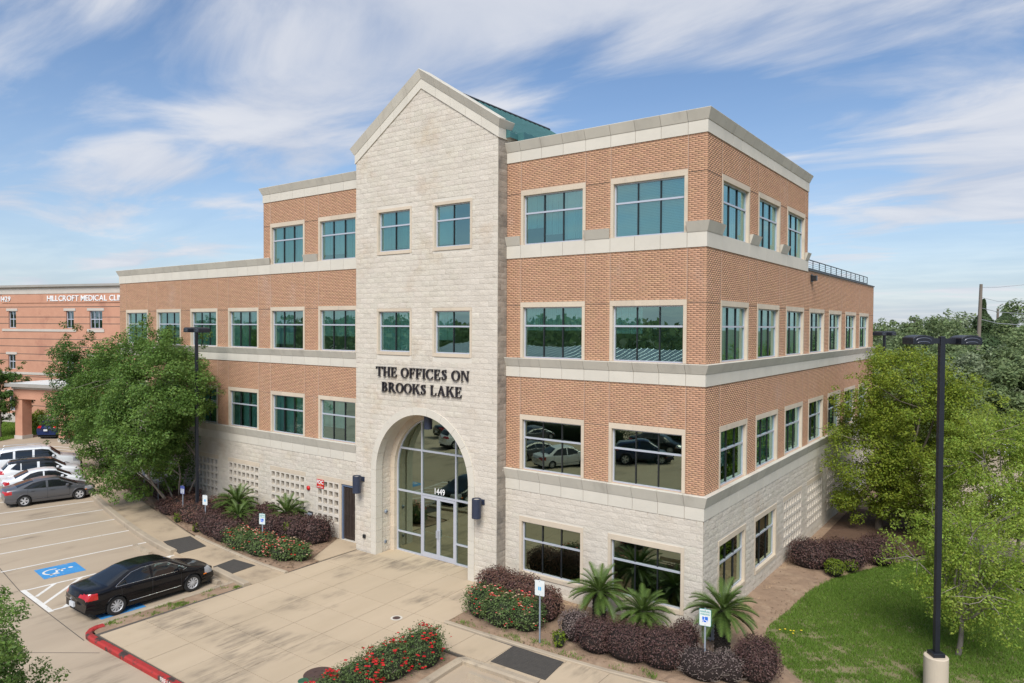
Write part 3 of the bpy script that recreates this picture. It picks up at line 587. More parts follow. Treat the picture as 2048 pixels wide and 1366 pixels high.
for a, b, p, q in cells:
    if q > AZ:   # follow the arch at the outer edge
        n = 8; lo, hi = [], []
        zs = [p+(q-p)*i/n for i in range(n+1)]
        L_ = [(max(a, TC-hw_at(z)+.03), z) for z in zs]; R_ = [(min(b, TC+hw_at(z)-.03), z) for z in zs]; poly = R_+L_[::-1]
    else: poly = [(a, p), (b, p), (b, q), (a, q)]
    MB().add([(x, SY, z) for x, z in poly], [tuple(range(len(poly)))]).obj('pane', 'glass_low', SF)
for a, b in ((TC-AG, XM[0]-.03), (XM[0]+.03, XM[1]-.03), (XM[1]+.03, TC+AG)):
    n = 10; xa = max(a, TC-math.sqrt(AG**2-(ZU-AZ)**2)+.03); xb = min(b, TC+math.sqrt(AG**2-(ZU-AZ)**2)-.03)
    top = [(xb+(xa-xb)*i/n, AZ+math.sqrt(max(AG**2-(xb+(xa-xb)*i/n-TC)**2, 0))-.03) for i in range(n+1)]; poly = [(xa, ZU+.035), (xb, ZU+.035)]+top
    MB().add([(x, SY+0.002, z) for x, z in poly], [tuple(range(len(poly)))]).obj('pane', 'glass_low', SF)
for k in range(2):
    a = XM[0]+0.032+k*0.903; b = a+0.90; zt = ZT-0.05; d = MB()
    d.box(a, a+.085, SY-.05, SY+.02, GZ+.01, zt); d.box(b-.085, b, SY-.05, SY+.02, GZ+.01, zt); d.box(a+.085, b-.085, SY-.05, SY+.02, GZ+.01, GZ+.2); d.box(a+.085, b-.085, SY-.05, SY+.02, zt-.1, zt)
    DO = bpart(d.obj('door', 'aluminium', BLD)); MB().add([(a+.085, SY-.01, GZ+.2), (b-.085, SY-.01, GZ+.2), (b-.085, SY-.01, zt-.1), (a+.085, SY-.01, zt-.1)], [(0, 1, 2, 3)]).obj('pane', 'glass_low', DO)
    hx = b-.045 if k == 0 else a+.045; s = 1 if k == 0 else -1
    MB().tube([(hx, SY-.05, .42), (hx, SY-.12, .42), (hx-s*.0, SY-.12, .72), (hx, SY-.05, .72)], .016, 6).obj('handle', 'aluminium', DO)
    MB().box(a+.085, b-.085, SY+.03, SY+.05, .5, .54).obj('push_bar', 'aluminium', DO)
# roof railing and its wall light on the right wing
ra = MB()
for z in (11.80, 12.18): ra.box(-0.14, -0.10, 12.3, 26.6, z, z+0.04)
RA = bpart(ra.obj('roof_railing', 'frame_dark', BLD))
for i in range(13): MB().box(-0.135, -0.105, 12.3+i*1.19-.02, 12.3+i*1.19+.02, 11.66, 12.18).obj('post', 'frame_dark', RA)
for z in (11.90, 11.99, 12.08): MB().box(-0.128, -0.112, 12.3, 26.6, z, z+0.012).obj('cable', 'frame_dark', RA)

# ---- lettering
def stroke(path, wid):
    L_, R_ = [], []
    for i, (x, y) in enumerate(path):
        a = path[max(i-1, 0)]; b = path[min(i+1, len(path)-1)]; dx, dy = b[0]-a[0], b[1]-a[1]; l = math.hypot(dx, dy) or 1; w = wid[i]/2
        L_.append((x-dy/l*w, y+dx/l*w)); R_.append((x+dy/l*w, y-dx/l*w))
    return [[R_[i], R_[i+1], L_[i+1], L_[i]] for i in range(len(path)-1)]
T_, S_ = 0.150, 0.052
def rect(x0, x1, y0, y1): return [[(x0, y0), (x1, y0), (x1, y1), (x0, y1)]]
def stem(x, serif=0.085, top=True, bot=True, t=T_):
    p = rect(x, x+t, 0, 1)
    if bot: p += rect(x-serif, x+t+serif, -0.001, S_*.8)
    if top: p += rect(x-serif, x+t+serif, 1-S_*.8, 1.001)
    return p
def bowl(cx, cy, rx, ry, a0, a1, tmax, tmin, n=14):
    path, w = [], []
    for i in range(n+1):
        t = a0+(a1-a0)*i/n; path.append((cx+rx*math.cos(t), cy+ry*math.sin(t))); w.append(tmin+(tmax-tmin)*math.cos(t)**2)
    return stroke(path, w)
def glyph(c):
    if c == 'I': return stem(.09), .34
    if c == 'T': return stem(.31, bot=True, top=False)+rect(.02, .765, 1-S_, 1)+[[(.02, .74), (.06, .74), (.11, 1-S_), (.02, 1-S_)], [(.725, .74), (.765, .74), (.765, 1-S_), (.675, 1-S_)]], .79
    if c == 'H': return stem(.09)+stem(.60)+rect(.25, .61, .48, .48+S_), .86
    if c in 'EF':
        p = stem(.09)+rect(.25, .62, 1-S_, 1)+rect(.25, .46, .49, .49+S_)+[[(.58, .76), (.62, .76), (.62, 1-S_), (.53, 1-S_)], [(.46, .38), (.49, .38), (.49, .66), (.46, .66)]]
        if c == 'E': p += rect(.25, .65, 0, S_)+[[(.55, S_), (.65, S_), (.68, .26), (.64, .26)]]
        return p, .72 if c == 'E' else .67
    if c == 'L': return stem(.09)+rect(.25, .62, 0, S_)+[[(.52, S_), (.62, S_), (.65, .27), (.61, .27)]], .69
    if c == 'O': return bowl(.44, .5, .345, .475, 0, 2*PI, T_*1.05, .05, 32), .88
    if c == 'C': return bowl(.46, .5, .36, .475, R(48), R(312), T_*1.05, .05, 28)+[[(.68, .70), (.73, .70), (.73, 1.0), (.70, 1.0)], [(.70, .16), (.74, .20), (.74, .28), (.71, .22)]], .80
    if c == 'S':
        path = [(.50, .70), (.47, .86), (.32, .965), (.17, .90), (.13, .76), (.20, .62), (.36, .50), (.48, .37), (.47, .17), (.30, .035), (.14, .13), (.10, .30)]
        return stroke(path, [.03, .05, .05, .09, .13, .16, .17, .16, .12, .05, .05, .03])+[[(.48, .70), (.51, .70), (.51, 1.0), (.48, 1.0)], [(.09, 0), (.12, 0), (.12, .30), (.09, .30)]], .62
    if c == 'N': return stem(.10, t=.055)+stem(.68, t=.055, bot=False)+[[(.10, 1), (.28, 1), (.735, 0), (.66, 0)]], .88
    if c == 'A': return [[(.40, 1), (.48, 1), (.15, 0), (.09, 0)], [(.36, 1), (.48, 1), (.80, 0), (.62, 0)]]+rect(.22, .62, .32, .32+S_)+rect(.0, .25, 0, S_*.8)+rect(.53, .89, 0, S_*.8), .88
    if c == 'B': return stem(.09)+bowl(.26, .745, .27, .228, R(-90), R(90), .15, .05)+bowl(.26, .28, .33, .253, R(-90), R(90), .165, .05)+rect(.2, .28, .49, .54)+rect(.2, .28, .001, .05)+rect(.2, .28, .95, .999), .74
    if c == 'R': return stem(.09)+bowl(.26, .735, .29, .238, R(-90), R(90), .155, .05)+rect(.2, .28, .47, .525)+rect(.2, .28, .95, .999)+[[(.34, .5), (.50, .5), (.80, 0), (.62, 0)]]+rect(.62, .88, 0, S_*.8), .86
    if c == 'K': return stem(.09)+[[(.27, .40), (.35, .47), (.68, 1), (.60, 1)], [(.36, .60), (.46, .70), (.84, 0), (.64, 0)]]+rect(.52, .78, 1-S_*.8, 1)+rect(.56, .92, 0, S_*.8), .88
    return [], .34
def serif_line(sign, text, xa, xb, z0, h, y0, y1, mat):
    adv = [glyph(c)[1]+0.05 for c in text]; sx = (xb-xa)/sum(adv); x = xa
    for c, a in zip(text, adv):
        polys = glyph(c)[0]
        if polys:
            m = MB()
            for i, p in enumerate(polys):
                e = 0.0004*i; m.prism_y([(x+px*sx, z0+pz*h) for px, pz in p], y0-e, y1)
            m.obj('letter', mat, sign, fix=True)
        x += a*sx
SIGN = empty('building_sign', (0, 0, 0), label='raised black serif letters reading THE OFFICES ON BROOKS LAKE on the stone tower', cat='sign')
pmat('letter_black', (0.016, 0.013, 0.018), None, 5, 0.4)
serif_line(SIGN, 'THE OFFICES ON', -13.99, -8.90, 7.03, 0.40, TOWY-0.09, TOWY-0.03, 'letter_black')
serif_line(SIGN, 'BROOKS LAKE', -13.66, -9.27, 6.40, 0.40, TOWY-0.09, TOWY-0.03, 'letter_black')
def text_mesh(txt, size, depth=0.0, bold=0.0, align='LEFT'):
    cu = bpy.data.curves.new('t', 'FONT'); cu.body = txt; cu.size = size; cu.extrude = depth; cu.offset = bold; cu.align_x = align; cu.resolution_u = 3
    o = bpy.data.objects.new('t', cu); COL.objects.link(o); dg = bpy.context.evaluated_depsgraph_get(); me = bpy.data.meshes.new_from_object(o.evaluated_get(dg)); bpy.data.objects.remove(o); return me
def text_obj(name, txt, size, mat, parent, loc, rot, depth=0.004, bold=0.0, align='LEFT', sx=1.0, **kw):
    o = link(name, text_mesh(txt, size, depth, bold, align), mat, parent, **kw); o.location = loc; o.rotation_euler = rot; o.scale = (sx, 1, 1); return o
pmat('white_vinyl', (0.80, 0.80, 0.80), None, 5, 0.6)
text_obj('address_number', '1449', 0.36, 'white_vinyl', SF, (-11.42, SY-0.012, 2.19), (PI/2, 0, 0), 0.002, 0.004, 'CENTER', 0.85)

# ================================================================== ground
def sheet(name, poly, z, mat, parent=None, **kw): return MB().add([(x, y, z) for x, y in poly], [tuple(range(len(poly)))]).obj(name, mat, parent, **kw)
def slabp(name, poly, z0, z1, mat, parent=None, **kw): return MB().prism(poly, z0, z1).obj(name, mat, parent, fix=True, **kw)
def vnoise(x, y, s=0):
    r = 0
    for k, (f, a) in enumerate(((1, .5), (2.1, .28), (4.3, .22))):
        r = r+a*np.sin(x*f*1.7+1.3*np.sin(y*f*1.1+s+k)+s*2.1+k)*np.sin(y*f*1.9+1.1*np.sin(x*f*.9+s*1.7)+k*2.2)
    return r*0.5+0.5
sheet('ground', [(-2500, -2500), (2500, -2500), (2500, 2500), (-2500, 2500)], -1.05, 'far_ground', kind='structure')
PK = slabp('parking_lot', [(-82, -75), (15, -75), (15, -3.0), (-0.5, -3.0), (-0.5, 2), (-46, 2), (-48, 30), (-82, 36)], -1.0, PZ, 'concrete', kind='structure')
slabp('rear_parking_lot', [(7.6, 13.2), (60, 13.2), (60, 62), (-8, 62), (-4, 40), (3.8, 27), (4.6, 19), (6.4, 15.5)], -1.0, -0.60, 'concrete', kind='structure')
# plaza slabs, each with its own edges
PLZ = empty('plaza', (0, 0, GZ), kind='structure')
def gx(x, y): return x+0.055*(-2.4-y)*(1.0 if x > -14.5 else (x+16.2)/1.7*0.3)
XL = [-15.10, -14.05, -12.65, -11.23, -9.84, -8.50, -7.18]; YL = [0.62, -0.62, -2.38, -4.10, -5.53, -6.97, -8.36, -9.76, -11.16]
slab_id = 0
def pslab(pts):
    g = 0.008; cx = sum(p[0] for p in pts)/4; cy = sum(p[1] for p in pts)/4
    q = [(x+(g if x < cx else -g), y+(g if y < cy else -g)) for x, y in pts]; dz = random.uniform(-0.002, 0.002)
    o = MB().prism(q, GZ-0.12, GZ+dz).obj('slab', 'plaza_slab', PLZ, fix=True); o.matrix_parent_inverse = Matrix.Translation((0, 0, -GZ)); return o
for j in range(len(YL)-1):
    for i in range(len(XL)-1):
        ya, yb = YL[j+1], YL[j]
        if yb > 0.5 and not (-14.1 < (XL[i]+XL[i+1])/2 < -8.9): continue
        pslab([(gx(XL[i], ya), ya), (gx(XL[i+1], ya), ya), (gx(XL[i+1], yb), yb), (gx(XL[i], yb), yb)] if yb < 0 else [(XL[i], ya), (XL[i+1], ya), (XL[i+1], yb), (XL[i], yb)])
for ya, yb, xs in ((-5.45, -4.10, [-7.09, -5.75, -4.32, -2.5, -1.15, 0.2, 1.6, 3.2, 5.0]),):
    for a, b in zip(xs, xs[1:]): pslab([(a, ya), (b, ya+0.05), (b, yb+0.22*(b > -4)+0.10*max(b+1.5, 0)), (a, yb+0.22*(a > -4)+0.10*max(a+1.5, 0))])
for ya, yb in zip(YL[4:], YL[3:]):
    if ya < -5.6: pslab([(gx(-7.18, ya), ya), (gx(-7.18, ya)+0.55, ya), (gx(-7.18, yb)+0.55, yb), (gx(-7.18, yb), yb)])
slabp('joint_bed', [(-15.2, -11.2), (-6.4, -11.2), (-6.4, -5.5), (5, -5.4), (5, -3.6), (-7.2, -3.95), (-7.3, -.6), (-9.2, -.6), (-9.2, .6), (-13.9, .6), (-13.9, -.6), (-15.2, -.6)], GZ-0.16, GZ-0.02, 'dark_joint', kind='structure')
# left walk along the stalls
FC = [(-15.10, -5.95), (-17.96, -5.66), (-20.96, -5.56), (-23.5, -5.27), (-27.28, -4.57), (-30.8, -3.80), (-34.44, -2.92), (-38.5, -1.75), (-43.0, -0.2), (-48, 2.0)]
BC = [(-15.10, -4.30), (-16.90, -4.33), (-19.55, -4.08), (-22.67, -3.80), (-25.46, -3.18), (-29.8, -2.20), (-33.5, -1.35), (-37.2, -0.50), (-41.5, 0.9), (-46.5, 3.2)]
def resample(P, n):
    P = np.array(P); s = np.concatenate([[0], np.cumsum(np.linalg.norm(np.diff(P, axis=0), axis=1))]); t = np.linspace(0, s[-1], n); return np.stack([np.interp(t, s, P[:, k]) for k in (0, 1)], 1)
def smooth(P, n):
    P = resample(P, n)
    for _ in range(3): P[1:-1] = (P[:-2]+2*P[1:-1]+P[2:])/4
    return P
fc, bc = smooth(FC, 41), smooth(BC, 41)
WK = empty('sidewalk', (0, 0, GZ), kind='structure')
for i in range(0, 40, 2):
    poly = [tuple(fc[i]), tuple(bc[i]), tuple(bc[i+1]), tuple(bc[i+2]), tuple(fc[i+2]), tuple(fc[i+1])]; c = np.mean(poly, 0); poly = [tuple(c+(np.array(p)-c)*0.9965) for p in poly]
    o = slabp('slab', poly, GZ-0.12, GZ-0.01+random.uniform(-.002, .002), 'walk', WK); o.matrix_parent_inverse = Matrix.Translation((0, 0, -GZ))
o = slabp('slab', [(-17.1, -0.03), (-15.72, -2.52), (-15.24, -2.50), (-15.24, -0.02)], GZ-.12, GZ-0.006, 'walk', WK); o.matrix_parent_inverse = Matrix.Translation((0, 0, -GZ))
# kerbs swept along a path
def sweep(path, prof, name, mat, parent=None, cap=True, **kw):
    P = np.array(path, float); m = MB(); n = len(prof)
    for i, p in enumerate(P):
        a = P[max(i-1, 0)]; b = P[min(i+1, len(P)-1)]; t = (b-a)/np.linalg.norm(b-a); nn = np.array([-t[1], t[0]])
        for d, z in prof: m.v.append((p[0]+nn[0]*d, p[1]+nn[1]*d, z))
    for i in range(len(P)-1):
        for k in range(n): m.f.append((i*n+k, i*n+(k+1) % n, (i+1)*n+(k+1) % n, (i+1)*n+k))
    if cap: m.f.append(tuple(range(n))); m.f.append(tuple((len(P)-1)*n+k for k in range(n-1, -1, -1)))
    return m.obj(name, mat, parent, fix=True, **kw)
def kprof(w, z0, z1, b=0.03): return [(-w/2, z0), (-w/2, z1-b), (-w/2+b, z1), (w/2-b, z1), (w/2, z1-b), (w/2, z0)]
i1 = int(np.argmin(abs(fc[:, 0]+20.95))); i2 = int(np.argmin(abs(fc[:, 0]+17.95)))
sweep(fc[i1:], kprof(0.28, -0.8, GZ+0.10), 'kerb', 'kerb', kind='structure'); sweep(fc[:i2+1], kprof(0.28, -0.8, GZ+0.10), 'kerb', 'kerb', kind='structure')
j1 = int(np.argmin(abs(bc[:, 0]+22.7))); sweep(bc[:j1+1]+[0, .06], kprof(0.15, -0.8, GZ+0.06, .02), 'planter_kerb', 'kerb', kind='structure')
sweep([(-15.95, -5.75), (-15.95, -8), (-15.97, -10.3), (-15.93, -10.75)], kprof(0.16, -0.8, GZ-0.01, .02), 'kerb', 'kerb', kind='structure')
rk = [(-15.72, -10.72), (-15.74, -10.98), (-15.62, -11.18), (-15.38, -11.31), (-15.0, -11.34), (-13, -11.32), (-10.5, -11.3), (-7.5, -11.3), (-4.0, -11.3)]
RK = sweep(resample(rk, 60), kprof(0.21, -0.8, GZ+0.02, .04), 'fire_lane_kerb', 'kerb_red', label='red painted kerb along the front edge of the plaza', cat='kerb')
text_obj('marking', 'FIRE LANE', 0.17, 'paint_white', RK, (-10.9, -11.409, -0.60), (PI/2, 0, 0), 0.0015, 0.004)
sweep([(-2.45, -5.50), (-3.5, -5.52), (-4.95, -5.58), (-5.05, -5.7), (-5.02, -6.5), (-4.85, -9.0), (-4.8, -11)], kprof(0.26, -0.8, GZ+0.03, .05), 'kerb', 'kerb', kind='structure')
sweep([(-7.1, -3.99), (-5.7, -3.99), (-4.4, -3.94), (-2.6, -3.88), (-1.3, -3.78), (0.0, -3.6), (1.5, -3.3), (3.2, -2.9), (5, -2.5)], kprof(0.16, -0.8, GZ+0.05, .02), 'planter_kerb', 'kerb', kind='structure')
# planting beds (soil, gently mounded)
def mound(name, poly, z, mat, amp=0.05, **kw):
    P = np.array(poly); x0, y0 = P.min(0); x1, y1 = P.max(0); st = 0.35; nx, ny = int((x1-x0)/st)+2, int((y1-y0)/st)+2
    bm = bmesh.new(); f = bm.faces.new([bm.verts.new((x, y, z)) for x, y in poly]); bmesh.ops.triangulate(bm, faces=[f])
    for k in range(4): 
        es = [e for e in bm.edges if e.calc_length() > 0.7]
        if es: bmesh.ops.subdivide_edges(bm, edges=es, cuts=1, use_grid_fill=False); bmesh.ops.triangulate(bm, faces=bm.faces)
    for v_ in bm.verts:
        if not v_.is_boundary: v_.co.z += amp*(0.3+float(vnoise(v_.co.x*1.3, v_.co.y*1.3, 2)))
    bmesh.ops.recalc_face_normals(bm, faces=bm.faces); me = bpy.data.meshes.new(name); bm.to_mesh(me); bm.free(); return link(name, me, mat, **kw)
LB = [tuple(p) for p in bc[:36]+[0, .10]]+[(-42, .1), (-17.12, -0.02), (-15.74, -2.54), (-15.24, -2.54), (-15.16, -4.2)]
mound('planting_bed', LB, GZ-0.01, 'soil', kind='structure')
RB = [(-7.12, -3.9), (-5.7, -3.9), (-2.6, -3.78), (0.0, -3.5), (1.5, -3.2), (3.2, -2.8), (3.3, -1.0), (2.4, -0.1), (1.5, 1.0), (1.35, 2.4), (1.5, 4.3), (1.6, 6.3), (2.0, 8.3), (3.5, 11.6), (3.8, 16), (3.5, 27), (0.02, 28), (0.02, -0.02), (-7.62, -0.02), (-7.62, -.55), (-7.12, -.62)]
mound('planting_bed', RB, GZ-0.115, 'soil', 0.12, kind='structure')
mound('planting_bed', [(-6.45, -5.6), (-5.2, -5.6), (-5.15, -6.5), (-4.95, -9.0), (-4.9, -11.1), (-6.3, -11.1), (-6.55, -9)], GZ-0.02, 'soil', 0.06, kind='structure')
mound('verge_strip', [(-15.88, -5.72), (-15.9, -10.7), (-15.6, -11.1), (-15.05, -11.16), (-15.13, -5.95)], GZ-0.05, 'soil', 0.03, kind='structure')
mound('mulch_bed', [(1.2, 11.0), (3.4, 12.0), (4.6, 13.5), (5.0, 17), (3.5, 21), (0.4, 20), (0.45, 13)], GZ+0.01, 'mulch', 0.05, kind='structure')
sheet('lawn_soil', [(1.0, -6), (24, -6), (24, 13), (7.7, 13), (6.3, 15.4), (4.5, 19), (3.7, 28), (1.0, 29)], GZ-0.12, 'lawn_base', kind='structure')
sheet('lawn_soil', [(-90, -8), (-60.7, 1.0), (-61.9, 2.9), (-63, 6), (-66, 12), (-90, 5)], PZ+0.02, 'lawn_base', kind='structure')
sheet('lawn_soil', [(-48, 2.6), (-40, 1.5), (-38, .4), (-38, 12), (-47, 18)], GZ-0.02, 'lawn_base', kind='structure')
# grass blades
LAWN = np.array([(3.25, -0.9), (2.5, -0.15), (1.55, 1.0), (1.36, 2.4), (1.55, 4.3), (1.62, 6.3), (2.0, 8.2), (3.4, 11.4), (5.0, 13.5), (6.6, 13.8), (7.4, 12.6), (9.5, 12), (10, 0), (7, -3)])
def inside(P, x, y):
    c = np.zeros(len(x), bool); j = len(P)-1
    for i in range(len(P)):
        xi, yi = P[i]; xj, yj = P[j]; t = ((yi > y) != (yj > y)) & (x < (xj-xi)*(y-yi)/(yj-yi+1e-12)+xi); c ^= t; j = i
    return c
def grass(name, poly, n, z, h, w, mat, dens=None, **kw):
    x0, y0 = poly.min(0); x1, y1 = poly.max(0); x = RNG.uniform(x0, x1, n); y = RNG.uniform(y0, y1, n); k = inside(poly, x+.10*np.sin(y*7)*RNG.uniform(-1, 1, n), y+RNG.normal(0, .07, n))
    if dens is not None: k &= RNG.uniform(0, 1, n) < dens(x, y)
    x, y = x[k], y[k]; n = len(x); a = RNG.uniform(0, 2*PI, n); hh = h*RNG.uniform(.5, 1.3, n)*(0.75+0.5*vnoise(x*.8, y*.8, 5)); ln = RNG.uniform(.2, .9, n)*hh; b = RNG.uniform(0, 2*PI, n); ww = w*RNG.uniform(.6, 1.3, n)
    base = np.stack([x, y, np.full(n, z)], 1); s = np.stack([np.cos(a)*ww, np.sin(a)*ww, np.zeros(n)], 1); t = np.stack([np.cos(b)*ln, np.sin(b)*ln, hh], 1)
    V = np.stack([base-s, base+s, base+t], 1).reshape(-1, 3); F = np.arange(3*n).reshape(-1, 3); return link(name, np_mesh(name, V, F), mat, **kw)
def bare(x, y):
    d = np.clip(2.12-2.25*vnoise(x*2.2, y*2.2, 9)*np.clip(1.30-(y-1)*.11, .25, 1.25), 0.06, 1); return d
grass('lawn_grass', LAWN, 330000, GZ-0.12, 0.075, 0.011, 'grass_blade', bare, kind='stuff', label='mown green lawn beside the right wall with bare dry patches')
strip = np.array([(-15.86, -5.8), (-15.88, -10.7), (-15.2, -11.0), (-15.2, -6.0)])
grass('verge_grass', strip, 16000, GZ-0.04, 0.07, 0.010, 'grass_blade', lambda x, y: np.clip(2.2*(vnoise(x*2, y*2, 4)-.52), 0, 1), kind='stuff', label='weedy grass in the strip between parked black car and plaza')
grass('bed_weeds', np.array([(-7, -3.85), (-2.6, -3.7), (0, -3.4), (0, -3.0), (-7, -3.5)]), 9000, GZ, 0.07, 0.010, 'grass_blade', lambda x, y: np.clip(2.5*(vnoise(x*2, y*2, 1)-.5), 0, 1), kind='stuff', label='thin weeds along the edge of the right planting bed')
grass('far_lawn_grass', np.array([(-46, 3), (-40.5, 2), (-40, 12), (-46, 14)]), 30000, GZ, 0.10, 0.03, 'grass_blade', None, kind='stuff', label='green grass patch behind the white parked cars')
grass('clinic_lawn_grass', np.array([(-75, -3.2), (-60.8, 1.1), (-61.9, 2.8), (-63, 6), (-66, 11), (-75, 6)]), 60000, PZ+.02, 0.12, 0.04, 'grass_blade', None, kind='stuff', label='green lawn in front of the distant brick clinic')
# gravel along the wall foot
def pebbles(name, u0, u1, pl, n, w=0.3, zz=GZ, **kw):
    u = RNG.uniform(u0, u1, n); d = RNG.uniform(0.03, w, n); r = RNG.uniform(.018, .045, n); c = place_np(pl, u, d, np.full(n, zz)+.02)
    o = np.array([(1, 0, 0), (0, 1, 0), (-1, 0, 0), (0, -1, 0), (0, 0, .8)]); V = (c[:, None]+o[None]*r[:, None, None]*RNG.uniform(.7, 1.3, (n, 5, 1))).reshape(-1, 3)
    F = (np.array([[0, 1, 4], [1, 2, 4], [2, 3, 4], [3, 0, 4]])[None]+np.arange(n)[:, None, None]*5).reshape(-1, 3); return link(name, np_mesh(name, V, F), 'gravel', kind='stuff', **kw)
pebbles('wall_gravel', 0.0, 14.0, RT, 2600, 0.42, GZ-.07, label='brown gravel strip along the foot of the right wall'); pebbles('wall_gravel', -5.0, 0.0, FR, 900, 0.3, GZ-.07, label='brown gravel strip under the front ground floor windows')
# leaf litter and clods on the soil
def litter(name, poly, n, mat, z, s, **kw):
    poly = np.array(poly); x0, y0 = poly.min(0); x1, y1 = poly.max(0); x = RNG.uniform(x0, x1, n); y = RNG.uniform(y0, y1, n); k = inside(poly, x, y); x, y = x[k], y[k]; n = len(x); a = RNG.uniform(0, 6.28, n); l = s*RNG.uniform(.4, 1.5, n); t = RNG.uniform(-.5, .5, n)
    c = np.stack([x, y, z+.05*(.3+vnoise(x*1.3, y*1.3, 2))+RNG.uniform(0, .05, n)], 1); u = np.stack([np.cos(a)*l, np.sin(a)*l, t*l], 1); v_ = np.stack([-np.sin(a)*l*.5, np.cos(a)*l*.5, -t*l*.4], 1)
    V = np.stack([c-u, c+v_, c+u, c-v_], 1).reshape(-1, 3); return link(name, np_mesh(name, V, np.arange(4*n).reshape(-1, 4)), mat, kind='stuff', **kw)
pmat('litter_brown', (0.16, 0.095, 0.055), (0.30, 0.21, 0.13), 3, .95, island=.45)
litter('leaf_litter', RB, 9000, 'litter_brown', GZ-.085, .035, label='dry leaf litter on the soil of the right bed'); litter('leaf_litter', LB, 9000, 'litter_brown', GZ, .04, label='dry leaf litter on the soil of the left bed')
# dark ribbed mats set into the walks
def mat_piece(poly, label, ribs=0):
    z = GZ+0.006; o = slabp('tactile_mat', poly, GZ-.02, z, 'dark_mat', label=label, cat='mat', group='dark mats in the walks')
    if ribs:
        P = np.array(poly)
        for i in range(ribs):
            t = (i+.5)/ribs; a = P[0]*(1-t)+P[3]*t; b = P[1]*(1-t)+P[2]*t; MB().tube([(*a, z+.004), (*b, z+.004)], 0.012, 4).obj('rib', 'dark_mat', o)
mat_piece([(-22.85, -5.02), (-20.65, -5.50), (-20.72, -4.24), (-22.68, -3.86)], 'dark mat in the walk before the long row of empty stalls')
mat_piece([(-18.02, -5.56), (-16.70, -5.66), (-16.83, -4.44), (-18.2, -4.52)], 'dark mat in the walk ahead of the black sedan')
mat_piece([(-4.24, -5.28), (-2.38, -5.24), (-2.53, -4.04), (-4.3, -4.06)], 'dark ribbed mat in the walk by the right parking sign', 15)
# painted markings
def line(a, b, w=0.10, z=PZ+0.004, mat='paint_white', name='stall_line', parent=None):
    a, b = np.array(a), np.array(b); t = (b-a)/np.linalg.norm(b-a); n = np.array([-t[1], t[0]])*w/2; return sheet(name, [tuple(a-n), tuple(b-n), tuple(b+n), tuple(a+n)], z, mat, parent)
def stall(a, b, ln=None):
    a, b = np.array(a), np.array(b)
    if ln: b = a+(b-a)/np.linalg.norm(b-a)*ln
    line(a, b, parent=PK)
for a, b in (((-33.5, -3.3), (-34.5, -7.38)), ((-31.15, -3.86), (-32.0, -8.2)), ((-28.75, -4.35), (-29.4, -9.05)), ((-26.2, -4.84), (-26.95, -9.86)), ((-23.7, -5.3), (-24.35, -10.7)), ((-36.0, -2.55), (-37.2, -6.8)), ((-38.4, -1.85), (-39.8, -6.0)), ((-40.8, -1.1), (-42.4, -5.2)), ((-43.2, -.2), (-45, -4.2)), ((-21.0, -5.5), (-21.4, -10.96)), ((-18.3, -5.62), (-18.62, -11.15))): stall(a, b, 5.45)
line((-21.5, -10.96), (-18.5, -11.16), 0.16, PZ+.0045, parent=PK)
for a, b in (((-20.42, -10.91), (-21.32, -9.96)), ((-19.45, -11.04), (-21.28, -9.03)), ((-18.62, -10.72), (-21.2, -7.9)), ((-18.55, -9.6), (-21.12, -6.8)), ((-18.5, -8.4), (-21.05, -5.65)), ((-18.42, -7.2), (-19.95, -5.56)), ((-18.36, -6.3), (-19.0, -5.6))): line(a, b, 0.12, PZ+.003, parent=PK)
for cx, cy, aa in ((-22.75, -9.22, R(-7)), (-17.15, -9.7, R(-3))):
    c_, s_ = math.cos(aa), math.sin(aa); T = lambda p: (cx+p[0]*c_-p[1]*s_, cy+p[0]*s_+p[1]*c_)
    sheet('accessible_bay_marking', [T(p) for p in ((-.72, -.72), (.72, -.72), (.72, .72), (-.72, .72))], PZ+.0052, 'paint_blue', PK)
    for poly in stroke([(.34*math.cos(t)+.0, .34*math.sin(t)-.22) for t in [R(150)+R(230)*i/14 for i in range(15)]], [.085]*15)+stroke([(-.10, .22), (-.06, -.12), (.18, -.14), (.32, -.42), (.44, -.38)], [.09]*5)+stroke([(-.10, .06), (.16, .04)], [.07]*2)+[[(-.12+.09*math.cos(2*PI*i/8), .40+.09*math.sin(2*PI*i/8)) for i in range(8)]]:
        sheet('wheelchair_mark', [T(p) for p in poly], PZ+.0078, 'paint_white', PK)
for pth in ([(-40, -7.2), (-32, -9.2), (-25.3, -10.5), (-21.5, -11.05), (-18.1, -11.3), (-15.25, -11.5)], [(-30, -20), (-22, -17.5), (-14, -11.6)], [(-21.5, -11.1), (-24.5, -22)]):
    for a, b in zip(pth, pth[1:]): line(a, b, 0.028, PZ+.0028, 'dark_joint', 'slab_joint', PK)
# concrete wheel stops
def wheel_stop(a, b, label):
    a, b = np.array(a), np.array(b); sweep([tuple(a), tuple((a+b)/2), tuple(b)], [(-.10, PZ), (-.07, PZ+.15), (.07, PZ+.15), (.10, PZ)], 'wheel_stop', 'kerb', label=label, cat='wheel stop', group='concrete wheel stops')
wheel_stop((-23.45, -5.98), (-21.75, -6.15), 'concrete wheel stop at the head of the blue marked stall'); wheel_stop((-17.9, -6.25), (-16.3, -6.35), 'concrete wheel stop under the nose of the black sedan'); wheel_stop((-4.3, -6.15), (-2.6, -6.1), 'concrete wheel stop at the bottom edge by the red roses')
